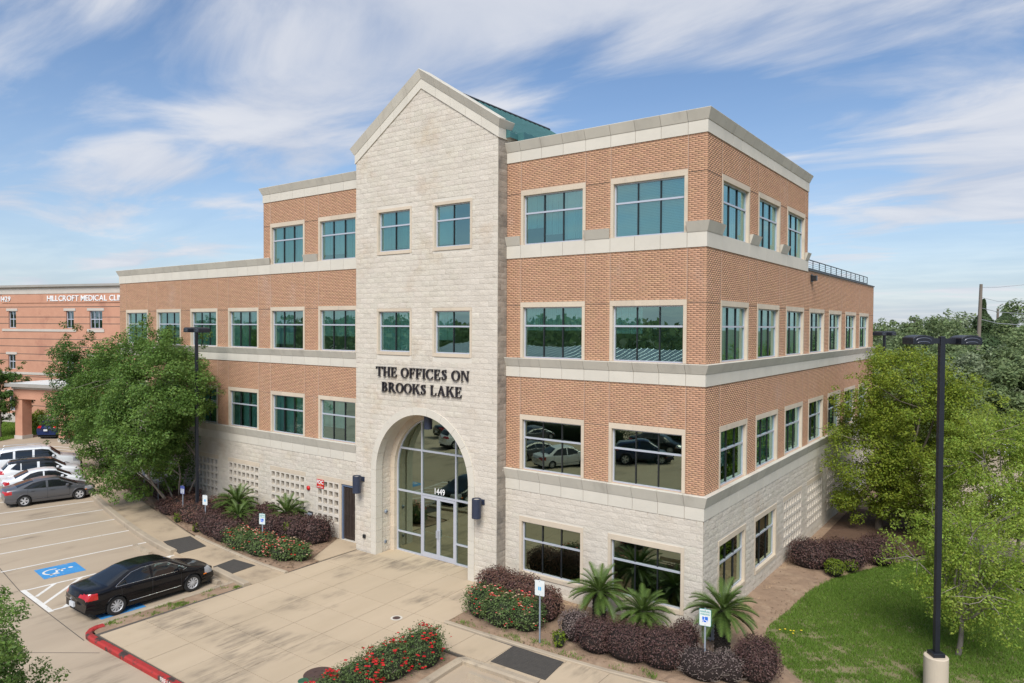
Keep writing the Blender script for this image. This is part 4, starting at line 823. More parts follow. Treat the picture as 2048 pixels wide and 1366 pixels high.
# manhole lids
pmat('rust_iron', (0.085, 0.048, 0.038), (0.06, 0.035, 0.03), 8, 0.7, 0.4, 40)
mh = empty('manhole_cover', (-7.53, -8.71, GZ), label='round rusty iron manhole cover in the plaza by the red roses', cat='manhole cover')
MB().lathe([(0.0, 0.004), (.44, .004), (.44, .012), (.0, .014)], 32).obj('frame_ring', 'rust_iron', mh); MB().lathe([(0, .013), (.34, .013), (.34, .022), (.14, .022), (.14, .026), (0, .026)], 32).obj('lid', 'rust_iron', mh)
for k in range(2): MB().box(.2*math.cos(k*PI)-.02, .2*math.cos(k*PI)+.02, -.03, .03, .022, .032).obj('lift_lug', 'rust_iron', mh)
mh2 = empty('cleanout_cover', (-8.6, -4.72, GZ), label='small round iron cleanout cover in the middle of the plaza', cat='manhole cover'); MB().lathe([(0, .004), (.13, .004), (.12, .013), (0, .014)], 20).obj('lid', 'rust_iron', mh2)
MB().lathe([(0, .003), (.20, .003), (.2, .0045), (0, .0045)], 20).obj('collar', 'precast', mh2)
pmat('green_plastic', (0.02, 0.10, 0.05), None, 5, 0.5); mh3 = empty('valve_cover', (-7.6, -9.2, GZ), label='small green valve cover beside the manhole', cat='valve cover'); MB().lathe([(0, .003), (.15, .003), (.14, .02), (0, .022)], 18).obj('lid', 'green_plastic', mh3)

# ================================================================== cars
def carpaint(name, c, metal=0.0, rough=0.25):
    m = pmat(name, c, tuple(x*0.97 for x in c), 2, rough, metal=metal, coat=0.7, spec=0.3); return m
carpaint('paint_black', (0.006, 0.006, 0.008)); carpaint('paint_grey', (0.13, 0.135, 0.15), 0.5, 0.35); carpaint('paint_white_car', (0.70, 0.72, 0.74)); carpaint('paint_silver', (0.40, 0.42, 0.45), 0.5, 0.35)
carpaint('paint_navy', (0.010, 0.022, 0.085), 0.3, 0.3); carpaint('paint_dark_red', (0.12, 0.012, 0.012)); carpaint('paint_teal', (0.05, 0.09, 0.10), .4, .3)
pmat('car_glass', (0.012, 0.014, 0.016), None, 3, 0.04, spec=0.8); pmat('tyre', (0.014, 0.014, 0.015), (0.02, 0.02, 0.02), 9, 0.85); pmat('rim', (0.62, 0.63, 0.65), None, 5, 0.35, metal=0.35); pmat('rim_back', (0.02, 0.02, 0.022), None, 5, 0.7)
pmat('chrome', (0.70, 0.71, 0.72), None, 4, 0.12, metal=1.0); pmat('tail_red', (0.45, 0.008, 0.006), (0.35, .005, .005), 6, 0.15, coat=1.0); pmat('head_clear', (0.45, 0.47, 0.50), (0.30, .32, .35), 9, 0.12, coat=1.0); pmat('amber', (0.75, 0.18, 0.01), None, 5, 0.2)
pmat('plate_white', (0.62, 0.64, 0.66), (0.5, 0.52, 0.55), 20, 0.5); pmat('black_trim', (0.015, 0.015, 0.016), None, 5, 0.6); pmat('under', (0.01, 0.01, 0.01), None, 5, 0.95)
def interp(pts, x, sm=True):
    xs = np.array([p[0] for p in pts]); ys = np.array([p[1] for p in pts]); y = np.interp(x, xs, ys); return y
def smooth1(a, k):
    if k < 2: return a
    ker = np.hanning(k+2)[1:-1]; ker /= ker.sum(); p = k//2; return np.convolve(np.pad(a, (p, k-1-p), 'edge'), ker, 'valid')
def in_poly(P, x, z): return inside(np.array(P), x, z)
def make_car(S, paint, name, label, group=None, roofmat=None, chrome=True, detail=True):
    """S: dict of measures in metres, x forward. Returns root at ground centre."""
    L, W, H = S['L'], S['W'], S['H']; nx, nv = 170, 56
    x = np.linspace(-L/2, L/2, nx); zt = smooth1(interp(S['top'], x), 7); zs = smooth1(interp(S['belt'], x), 9); zs = np.minimum(zs, zt-0.015); zl = interp(S['low'], x)
    xe = np.abs(x)/(L/2); fr = np.where(x > 0, S.get('nf', .80), S.get('nr', .86)); w = W/2*(1-(1-fr)*np.clip((xe-0.62)/0.38, 0, 1)**2.4)
    Y = np.zeros((nx, nv)); Zc = np.zeros((nx, nv)); X = np.zeros((nx, nv)); nb = 26
    cab = np.clip((zt-zs)/0.38, 0, 1); k = S.get('tumble', 0.24)*cab; pn = 2.4+cab*S.get('box', 3.2)
    for j in range(nv):
        if j < nb:   # lower body side
            t = j/(nb-1); z = zl+(zs-zl)*t; bulge = 1-0.10*(1-t)**3-0.035*np.clip((t-.55)/.45, 0, 1)**2-0.015*np.exp(-((t-.30)/.06)**2)
            Y[:, j] = w*bulge; Zc[:, j] = z
        else:
            s = math.sin((j-nb+1)/(nv-nb)*PI/2); ws = w*(1-0.035)-0.012*cab; Y[:, j] = ws*(1-k*s)*np.maximum(1-s**pn, 0)**(1/pn); Zc[:, j] = zs+(zt-zs)*s
        X[:, j] = x
    bow = 0.16; X -= np.where(x[:, None] > 0, 1, -1)*bow*np.clip((xe[:, None]-.6)/.4, 0, 1)*(Y/(W/2))**2*1.2
    root = empty(name, label=label, cat='car', group=group)
    fi, fj = np.meshgrid(np.arange(nx-1), np.arange(nv-1), indexing='ij'); fi, fj = fi.ravel(), fj.ravel()
    cx = (X[fi, fj]+X[fi+1, fj+1])/2; cy = (Y[fi, fj]+Y[fi+1, fj+1])/2; cz = (Zc[fi, fj]+Zc[fi+1, fj+1])/2; stx = (x[fi]+x[fi+1])/2
    lab = np.zeros(len(fi), int)
    RW = S['rw']; xa, xb = S['wx']
    for wx in (xa, xb): lab[((cx-wx)**2+(cz-RW)**2 < (RW+.045)**2) & (cz < zs[fi]-.02) & (fj < nb)] = -1
    up = fj >= nb-1; side = in_poly(S['dlo'], stx, cz) & up & (cy > 0.30*W)
    for p0, p1 in S['pillars']: side &= ~((stx > p0) & (stx < p1))
    lab[side] = 1
    ztc = zt[fi]; yl = cy/np.maximum(w[fi], .01)
    for nm, cd, (b0, t0), (yb, ytp) in ((2, 'ws', S['ws'], S['wsy']), (3, 'bl', S['bl'], S['bly'])):
        lo, hi = min(b0, t0), max(b0, t0); tt = np.clip((stx-b0)/(t0-b0+1e-9), 0, 1); lab[(stx > lo) & (stx < hi) & (yl < yb+(ytp-yb)*tt) & up & (lab == 0)] = nm
    if 'sunroof' in S: q = S['sunroof']; lab[(stx > q[0]) & (stx < q[1]) & (cy < q[2]) & up & (lab == 0)] = 4
    if 'tail' in S: q = S['tail']; lab[(stx < q[0]) & (cz > q[1]) & (cz < q[2]) & (cy > q[3]) & (lab == 0)] = 5
    if 'head' in S: q = S['head']; lab[(stx > q[0]) & (cz > q[1]+0.12*np.clip(q[0]+.25-stx, 0, .25)) & (cz < q[2]) & (cy > q[3]) & (lab == 0)] = 6
    if 'cladding' in S: lab[(cz < S['cladding']) & (lab == 0) & (fj < nb)] = 7
    if roofmat: lab[(cz > zs[fi]+.78*(zt[fi]-zs[fi])) & (zt[fi] > H*.90) & (lab == 0)] = 8
    def vert(sel):
        Fq = []; f_i, f_j = fi[sel], fj[sel]; id0 = lambda a, b: a*nv+b
        q1 = np.stack([id0(f_i, f_j), id0(f_i, f_j+1), id0(f_i+1, f_j+1), id0(f_i+1, f_j)], 1); q2 = q1[:, ::-1]+nx*nv
        return np.concatenate([q2[:, ::-1][:, ::-1], q1])
    Vall = np.concatenate([np.stack([X, -Y, Zc], -1).reshape(-1, 3), np.stack([X, Y, Zc], -1).reshape(-1, 3)])
    def sub(code, nm, mt, off=0.0):
        s = lab == code
        if not s.any(): return None
        F = vert(s); u, inv = np.unique(F, return_inverse=True); V = Vall[u].copy()
        me = np_mesh(nm, V, inv.reshape(F.shape), True)
        bm = bmesh.new(); bm.from_mesh(me); bmesh.ops.remove_doubles(bm, verts=bm.verts, dist=0.0008); bmesh.ops.recalc_face_normals(bm, faces=bm.faces)
        if code in (1, 5, 6):                      # each pane or lamp is a mesh of its own
            left = set(bm.faces); parts = []
            while left:
                st = [left.pop()]; grp = []
                while st:
                    f_ = st.pop(); grp.append(f_)
                    for v_ in f_.verts:
                        for g_ in v_.link_faces:
                            if g_ in left: left.remove(g_); st.append(g_)
                if len(grp) > 4: parts.append(([v_.co[:] for f_ in grp for v_ in f_.verts], [len(f_.verts) for f_ in grp]))
            bm.free(); bpy.data.meshes.remove(me); o_ = None
            for vs_, ns_ in parts:
                q = MB(); k_ = 0; idx = {}
                for n_ in ns_:
                    ids = []
                    for v_ in vs_[k_:k_+n_]:
                        key = tuple(round(c_, 5) for c_ in v_)
                        if key not in idx: idx[key] = len(q.v); q.v.append(v_)
                        ids.append(idx[key])
                    k_ += n_; q.f.append(tuple(ids))
                o_ = q.obj(nm, mt, root, smooth=True)
            return o_
        bm.to_mesh(me); bm.free(); me.polygons.foreach_set('use_smooth', np.ones(len(me.polygons), bool)); return link(nm, me, mt, root)
    B = sub(0, 'body', paint)
    for code, nm, mt in ((1, 'side_window', 'car_glass'), (2, 'windscreen', 'car_glass'), (3, 'rear_window', 'car_glass'), (4, 'sunroof', 'car_glass'), (5, 'tail_light', 'tail_red'), (6, 'headlight', 'head_clear'), (7, 'lower_cladding', 'black_trim'), (8, 'roof_panel', roofmat)): sub(code, nm, mt)
    for e, nm in ((0, 'rear_fascia'), (nx-1, 'front_fascia')):     # end caps
        ring = [(X[e, j], -Y[e, j], Zc[e, j]) for j in range(nv)]+[(X[e, j], Y[e, j], Zc[e, j]) for j in range(nv-2, -1, -1)]
        MB().add(ring, [tuple(range(len(ring)))]).obj(nm, paint if e else paint, root, fix=True)
    MB().box(-L/2+.25, L/2-.25, -W/2+.16, W/2-.16, .17, .45).obj('underbody', 'under', root)
    def ys(xx, zz):
        i = int(np.clip(np.searchsorted(x, xx), 1, nx-2)); return float(np.interp(zz, Zc[i, :nb], Y[i, :nb]))
    # wheels
    TW_ = S.get('tw', .21)
    for wx in (xa, xb):
        for sg in (-1, 1):
            yo = sg*(W/2-.03); r = RW
            t = MB().lathe([(r*.66, -.5*TW_), (r*.93, -.5*TW_), (r, -.38*TW_), (r, .38*TW_), (r*.93, .5*TW_), (r*.66, .5*TW_), (r*.63, .40*TW_), (r*.63, -.40*TW_)], 36, 'y'); t.f = t.f[:-2]
            for i in range(36): t.f.append((7*36+i, 7*36+(i+1) % 36, (i+1) % 36, i))
            wh = t.obj('wheel', 'tyre', root, smooth=True, fix=True); wh.location = (wx, yo-sg*TW_/2, RW)
            rm = MB(); rm.lathe([(r*.60, -sg*0), (r*.66, sg*.46*TW_), (r*.62, sg*.47*TW_), (r*.56, sg*.30*TW_)], 36, 'y'); rm.f = rm.f[:-2]
            ns = S.get('spokes', 10)
            for q in range(ns):
                a = 2*PI*q/ns; da = .30*2*PI/ns
                pts = [(rr*math.cos(a+s_*da*ww), sg*yy*TW_, rr*math.sin(a+s_*da*ww)) for rr, yy, ww in ((r*.10, .44, 2.6), (r*.60, .40, .75)) for s_ in (-1, 1)]
                back = [(p[0], p[1]-sg*.03, p[2]) for p in pts]; rm.add(pts+back, [(0, 1, 3, 2), (4, 6, 7, 5), (0, 2, 6, 4), (1, 5, 7, 3)])
            rm.lathe([(0.0, sg*.46*TW_), (r*.16, sg*.45*TW_), (r*.18, sg*.38*TW_)], 14, 'y')
            rm.obj('rim', 'rim', wh, fix=True); MB().lathe([(0, sg*.12*TW_), (r*.61, sg*.12*TW_)], 28, 'y').obj('brake_disc', 'rim_back', wh)
            # arch lip and liner
            arcp = []
            for i in range(21):
                a = PI*i/20; px, pz = wx+(RW+.05)*math.cos(a), RW+(RW+.05)*math.sin(a)
                if pz > .20: arcp.append((px, sg*(ys(px, pz)+.002), pz))
            MB().tube(arcp, .017, 5).obj('arch_lip', 'black_trim' if 'cladding' in S else paint, root, smooth=True)
            lm = MB(); pr = [(wx+(RW+.05)*math.cos(PI*i/14), RW+(RW+.05)*math.sin(PI*i/14)) for i in range(15)]
            lm.v = [(px, sg*(W/2-.06), pz) for px, pz in pr]+[(px, sg*(W/2-.36), pz) for px, pz in pr]; lm.f = [(i, i+1, 16+i, 15+i) for i in range(14)]+[tuple(range(15, 30))]; lm.obj('wheel_well', 'under', root)
    # trim: window surround, door gaps, handles, mirrors, plate, bumper details
    if detail:
        D = S['dlo']; cen = np.mean(np.array(D), 0)
        def yg(xx, zz):
            i = int(np.clip(np.searchsorted(x, xx), 1, nx-2)); return float(np.interp(zz, Zc[i, nb-1:], Y[i, nb-1:]))
        for sg in (-1, 1):
            P = []
            for (a0, b0), (a1, b1) in zip(D, D[1:]+D[:1]):
                for q in range(6): t = q/6; P.append((a0+(a1-a0)*t, b0+(b1-b0)*t))
            P.append(P[0]); MB().tube([(px, sg*(yg(px, pz)+.004), pz) for px, pz in P], .011, 5, cap=False).obj('window_trim', 'chrome' if chrome else 'black_trim', root, smooth=True)
            for dx in S['doors']:
                z0 = .30; z1 = float(np.interp(dx, x, zs)); MB().tube([(dx, sg*(ys(dx, z0+(z1-z0)*i/8)+.0005), z0+(z1-z0)*i/8) for i in range(9)], .0055, 4).obj('door_gap', 'black_trim', root)
            for hx in S['handles']: z = float(np.interp(hx, x, zs))-.09; yy = sg*(ys(hx, z)+.02); bevel(MB().box(hx-.10, hx+.10, yy-.022, yy+.022, z-.018, z+.018).obj('door_handle', S.get('handle_mat', paint), root), .012)
            mx_, mz = S['mirror']; yy = sg*(W/2+.03); m = MB().box(mx_-.07, mx_+.09, min(yy-sg*.10, yy+sg*.10), max(yy-sg*.10, yy+sg*.10), mz-.06, mz+.075); bevel(m.obj('mirror', paint, root), .045, 3)
            MB().tube([(S['doors'][0]-.0, sg*(ys(0, .36)+.004), .37), (xb+RW+.1, sg*(ys(0, .36)+.004), .37)], .012, 4).obj('sill_moulding', 'chrome' if chrome else 'black_trim', root)
            fx = xa-RW-.05; zz = .50; MB().tube([(L/2-.62, sg*(ys(L/2-.62, .56)+.003), .57), (L/2-.50, sg*(ys(L/2-.50, .56)+.003), .57)], .022, 5).obj('side_marker', 'amber', root)
        pz = S.get('plate', .78); px = -L/2-.006; MB().box(px-.012, px+.05, -.16, .16, pz-.08, pz+.08).obj('licence_plate', 'plate_white', root)
        gxx = L/2-.01; MB().box(gxx-.06, gxx+.02, -.42, .42, .50, .62).obj('grille', 'black_trim', root); MB().box(gxx-.06, gxx+.018, -.55, .55, .28, .40).obj('lower_grille', 'black_trim', root)
        if 'rails' in S:
            for sg in (-1, 1): q = S['rails']; MB().tube([(q[0], sg*q[2], q[3]-.05), (q[0]+.08, sg*q[2], q[3]), (q[1]-.08, sg*q[2], q[3]), (q[1], sg*q[2], q[3]-.05)], .018, 6).obj('roof_rail', S.get('railmat', 'black_trim'), root)
    root.scale = (.945,)*3
    return root
SEDAN = dict(L=5.0, W=1.85, H=1.485, rw=.335, wx=(1.44, -1.38), top=[(-2.5, .80), (-2.46, .97), (-2.38, 1.045), (-1.75, 1.08), (-1.62, 1.10), (-.85, 1.415), (-.45, 1.475), (.05, 1.485), (.55, 1.435), (.75, 1.38), (1.42, 1.02), (1.55, .985), (2.15, .86), (2.38, .75), (2.47, .62), (2.5, .52)],
    belt=[(-2.5, .70), (-2.35, .93), (-1.6, .985), (0, .945), (1.2, .90), (2.1, .76), (2.4, .62), (2.5, .45)], low=[(-2.5, .34), (-2.2, .22), (-1, .19), (1.2, .18), (2.3, .22), (2.5, .28)],
    dlo=[(-1.42, 1.01), (-1.36, 1.06), (-.80, 1.33), (-.4, 1.395), (.15, 1.40), (.55, 1.345), (1.22, .985), (1.1, .955)], pillars=[(-.16, -.06), (-1.08, -1.04)], ws=(1.44, .62), wsy=(.80, .66), bl=(-1.68, -.82), bly=(.80, .62), sunroof=(-.30, .22, .42),
    tail=(-2.12, .74, .96, .42), head=(2.02, .55, .80, .42), doors=[.98, -.12, -1.22], handles=[.08, -.98], mirror=(.88, 1.03), plate=.55, spokes=10, handle_mat='paint_black')
FAST = dict(L=4.63, W=1.80, H=1.415, rw=.325, wx=(1.42, -1.28), top=[(-2.315, .80), (-2.28, .98), (-2.2, 1.03), (-1.75, 1.10), (-.9, 1.34), (-.35, 1.405), (.05, 1.415), (.45, 1.37), (1.35, .97), (1.5, .92), (2.0, .78), (2.2, .68), (2.29, .55), (2.315, .48)],
    belt=[(-2.315, .74), (-2.2, .93), (-1.4, .97), (0, .91), (1.2, .86), (1.9, .72), (2.2, .56), (2.315, .44)], low=[(-2.315, .34), (-2.0, .22), (1.3, .17), (2.1, .20), (2.315, .26)],
    dlo=[(-1.30, 1.03), (-.85, 1.24), (-.4, 1.32), (.12, 1.325), (.45, 1.28), (1.12, .945), (1.0, .915), (-1.1, .985)], pillars=[(-.22, -.12)], ws=(1.38, .50), wsy=(.82, .66), bl=(-1.62, -.80), bly=(.82, .62),
    tail=(-1.95, .74, .93, .38), head=(1.78, .55, .73, .40), doors=[.92, -.17, -1.12], handles=[.03, -.92], mirror=(.80, .98), plate=.66, spokes=5, handle_mat='paint_grey')
HATCH = dict(L=4.45, W=1.78, H=1.47, rw=.315, wx=(1.33, -1.27), top=[(-2.225, .78), (-2.19, .96), (-2.1, 1.03), (-1.70, 1.09), (-.95, 1.40), (-.4, 1.46), (.05, 1.47), (.5, 1.41), (1.3, 1.02), (1.45, .97), (1.95, .83), (2.13, .70), (2.2, .56), (2.225, .5)],
    belt=[(-2.225, .72), (-2.1, .95), (-1.3, .97), (0, .93), (1.2, .89), (1.85, .75), (2.1, .58), (2.225, .45)], low=[(-2.225, .32), (-2.0, .22), (1.3, .18), (2.1, .22), (2.225, .28)],
    dlo=[(-1.22, 1.02), (-.8, 1.29), (-.4, 1.37), (.15, 1.375), (.5, 1.325), (1.1, .98), (1.0, .945), (-1.05, .985)], pillars=[(-.18, -.08)], ws=(1.34, .56), wsy=(.80, .66), bl=(-1.60, -.88), bly=(.80, .62),
    tail=(-1.95, .72, .95, .42), head=(1.75, .58, .78, .42), doors=[.9, -.13, -1.1], handles=[.05, -.92], mirror=(.80, 1.02), plate=.72, spokes=7, handle_mat='paint_white_car')
SUV = dict(L=4.62, W=1.86, H=1.68, rw=.36, wx=(1.38, -1.36), top=[(-2.31, .95), (-2.27, 1.08), (-2.15, 1.14), (-1.80, 1.50), (-1.62, 1.62), (-.6, 1.68), (.2, 1.67), (.62, 1.60), (1.30, 1.17), (1.45, 1.12), (2.0, 1.00), (2.2, .86), (2.28, .7), (2.31, .6)],
    belt=[(-2.31, .88), (-2.2, 1.03), (-1.3, 1.07), (0, 1.03), (1.2, 1.00), (1.9, .90), (2.2, .72), (2.31, .55)], low=[(-2.31, .40), (-2.0, .28), (1.3, .24), (2.1, .28), (2.31, .36)],
    dlo=[(-1.62, 1.22), (-1.30, 1.50), (-.5, 1.57), (.25, 1.56), (.6, 1.50), (1.12, 1.10), (1.0, 1.06), (-1.2, 1.11)], pillars=[(-.22, -.10), (-1.12, -1.05)], ws=(1.34, .66), wsy=(.82, .70), bl=(-2.10, -1.78), bly=(.84, .74), cladding=.42,
    tail=(-2.08, .92, 1.12, .30), head=(1.85, .62, .84, .48), doors=[.95, -.16, -1.12], handles=[.05, -.92], mirror=(.86, 1.14), plate=.82, spokes=5, rails=(-1.3, .4, .62, 1.71), railmat='black_trim', handle_mat='paint_white_car', tumble=.20, nr=.92)
BIGSUV = dict(L=5.35, W=2.02, H=1.94, rw=.395, wx=(1.63, -1.48), top=[(-2.675, 1.05), (-2.64, 1.25), (-2.52, 1.40), (-2.36, 1.78), (-2.2, 1.87), (-1, 1.94), (.3, 1.93), (.75, 1.86), (1.32, 1.36), (1.5, 1.27), (2.2, 1.17), (2.5, 1.06), (2.64, .85), (2.675, .7)],
    belt=[(-2.675, .98), (-2.5, 1.20), (-1.3, 1.24), (0, 1.22), (1.2, 1.17), (2.2, 1.06), (2.5, .9), (2.675, .62)], low=[(-2.675, .48), (-2.3, .34), (1.5, .30), (2.4, .34), (2.675, .42)],
    dlo=[(-2.18, 1.30), (-2.02, 1.68), (-1, 1.80), (.3, 1.79), (.7, 1.72), (1.14, 1.27), (1.0, 1.23)], pillars=[(-.25, -.10), (-1.32, -1.18)], ws=(1.38, .80), wsy=(.84, .74), bl=(-2.48, -2.28), bly=(.86, .78),
    tail=(-2.50, 1.0, 1.45, .70), head=(2.20, .80, 1.06, .55), doors=[1.02, -.18, -1.25], handles=[.02, -1.02], mirror=(.95, 1.32), plate=.95, spokes=6, rails=(-1.9, .3, .70, 1.99), railmat='paint_silver', handle_mat='chrome', tumble=.16, nf=.88, nr=.95, tw=.25)
def park(o, x, y, heading, z=PZ): o.location = (x, y, z); o.rotation_euler = (0, 0, R(90)-R(heading)); return o   # heading: degrees clockwise from +y
CARG = 'cars parked in the left lot'
MATS['paint_black'].node_tree.nodes['Principled BSDF'].inputs['Coat Weight'].default_value = 0.45; MATS['paint_black'].node_tree.nodes['Principled BSDF'].inputs['Specular IOR Level'].default_value = 0.15
BC_ = park(make_car(SEDAN, 'paint_black', 'parked_car', 'glossy black sedan parked beside the plaza in front', CARG), -17.28, -8.66, 0)
text_obj('trunk_lettering', 'AVALON', .085, 'chrome', BC_, (-2.508, .52, .70), (PI/2, 0, -PI/2), .002, .002, 'LEFT', 1.5)
em = MB()
for rx, rz in ((.075, .05), (.03, .05)): em.tube([(-2.512, rx*math.cos(2*PI*i/20), .76+rz*math.sin(2*PI*i/20)) for i in range(21)], .006, 5, cap=False)
em.obj('emblem', 'chrome', BC_)
park(make_car(FAST, 'paint_grey', 'parked_car', 'dark grey fastback sedan at the end of the parked row', CARG, chrome=False), -35.6, -4.75, 12)
park(make_car(HATCH, 'paint_white_car', 'parked_car', 'small white sedan parked next to the grey sedan', CARG, chrome=False), -38.15, -3.95, 15)
park(make_car(SUV, 'paint_white_car', 'parked_car', 'white crossover with dark roof between white sedan and large white SUV', CARG, roofmat='car_glass', chrome=False), -40.75, -3.2, 17.5)
BS = park(make_car(BIGSUV, 'paint_white_car', 'parked_car', 'large white SUV at the far side of the parked row', CARG), -44.1, -2.2, 20)
SUVB = dict(SUV); SUVB.pop('rails'); SUVB['handle_mat'] = 'paint_navy'; SUVB['tail'] = (-2.05, 1.0, 1.18, .45)
NV = park(make_car(SUVB, 'paint_navy', 'parked_car', 'dark blue SUV parked by the brick canopy of the clinic', None, chrome=False), -60.4, 5.6, -40)

# ================================================================== vegetation
def leafmat(name, c1, c2, isl=0.28, hue=0.015, tr=0.42, sc=0.5): return pmat(name, c1, c2, sc, 0.55, island=isl, hue=hue, trans=tr, spec=0.3)
leafmat('leaf_myrtle', (0.105, 0.19, 0.036), (0.155, 0.25, 0.055), isl=.38); leafmat('leaf_dark', (0.060, 0.125, 0.024), (0.09, 0.16, 0.03)); leafmat('leaf_oak', (0.18, 0.245, 0.026), (0.255, 0.315, 0.036), hue=.02); leafmat('leaf_lime', (0.265, 0.37, 0.05), (0.32, 0.405, 0.075), hue=.02, tr=.5)
leafmat('leaf_far', (0.165, 0.225, 0.09), (0.21, 0.27, 0.12), .32); leafmat('leaf_far_grey', (0.21, 0.26, 0.145), (0.25, 0.30, 0.175), .32); leafmat('leaf_conifer', (0.07, 0.115, 0.045), (0.09, 0.14, 0.055), .25); leafmat('leaf_far_brown', (0.13, 0.125, 0.05), (0.16, 0.15, 0.06), .25)  # far wood leaf colours are lightened to stand in for distance haze
leafmat('leaf_purple', (0.080, 0.043, 0.038), (0.115, 0.064, 0.054), .40, .02, .2, 1.6); leafmat('leaf_bronze', (0.15, 0.078, 0.052), (0.11, 0.058, 0.052), .4, .02, .2, 1.6); leafmat('leaf_greyed', (0.20, 0.155, 0.14), (0.14, 0.10, 0.09), .35, .02, .2, 2)
leafmat('leaf_rose', (0.07, 0.115, 0.034), (0.115, 0.165, 0.05), .3, .015, .25, 1.5); leafmat('leaf_shrub', (0.13, 0.19, 0.018), (0.17, 0.22, 0.02)); leafmat('leaf_hedge', (0.03, 0.055, 0.016), (0.045, 0.075, 0.02)); leafmat('frond_green', (0.060, 0.105, 0.020), (0.090, 0.140, 0.028), .2, .01, .15, 2); leafmat('frond_yellow', (0.20, 0.17, 0.03), (0.16, 0.15, 0.03), .2, .01, .2, 2)
pmat('petal_red', (0.62, 0.018, 0.02), (0.5, 0.012, 0.02), 3, 0.6, island=.25, trans=.2); pmat('petal_pink', (0.70, 0.10, 0.10), (0.72, 0.28, 0.22), 6, 0.6, island=.3, trans=.2); pmat('petal_pale', (0.62, 0.40, 0.27), None, 6, .7, island=.2); pmat('petal_yellow', (0.75, 0.55, 0.02), None, 5, .6)
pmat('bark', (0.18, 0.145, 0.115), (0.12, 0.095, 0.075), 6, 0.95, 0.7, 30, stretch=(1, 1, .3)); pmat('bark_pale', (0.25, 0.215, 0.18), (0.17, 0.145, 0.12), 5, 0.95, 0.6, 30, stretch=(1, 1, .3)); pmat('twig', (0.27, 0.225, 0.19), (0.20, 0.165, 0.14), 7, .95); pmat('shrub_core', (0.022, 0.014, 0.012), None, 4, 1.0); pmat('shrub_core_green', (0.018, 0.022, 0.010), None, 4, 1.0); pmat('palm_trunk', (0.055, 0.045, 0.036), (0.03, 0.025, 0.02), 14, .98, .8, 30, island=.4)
def unit(v): return v/np.maximum(np.linalg.norm(v, axis=1, keepdims=True), 1e-9)
def leaf_mesh(name, C, N_, size, asp=0.5, var=0.4, fold=0.0):
    n = len(C); a = unit(np.cross(N_, RNG.normal(size=(n, 3)))); s = np.cross(N_, a); l = size*RNG.uniform(1-var, 1+var, (n, 1)); w = l*asp*0.5
    V = np.stack([C-a*l*.5, C+s*w+N_*l*fold, C+a*l*.5, C-s*w+N_*l*fold], 1).reshape(-1, 3); return np_mesh(name, V, np.arange(4*n).reshape(-1, 4))
def rdir(n): return unit(RNG.normal(size=(n, 3)))
def lobes(d, seed):
    r = np.random.default_rng(seed); f = np.zeros(len(d))
    for k in range(7):
        v = r.normal(size=3); v /= np.linalg.norm(v); f += r.uniform(.12, .30)*np.cos(3.2*(d@v)*r.uniform(.8, 1.9)+r.uniform(0, 6))
    return f
def limb(mb, a, b, r0, r1, sag=0.0, n=5, seg=6):
    a, b = np.array(a, float), np.array(b, float); L_ = np.linalg.norm(b-a); j = RNG.normal(size=(2, 3))*L_*.07; P = []
    for i in range(n+1): t = i/n; P.append(a*(1-t)+b*t+j[0]*math.sin(PI*t)+j[1]*math.sin(2*PI*t)*.5+np.array([0, 0, sag*L_*math.sin(PI*t)]))
    mb.tube(P, [r0+(r1-r0)*i/n for i in range(n+1)], seg, cap=False); return P
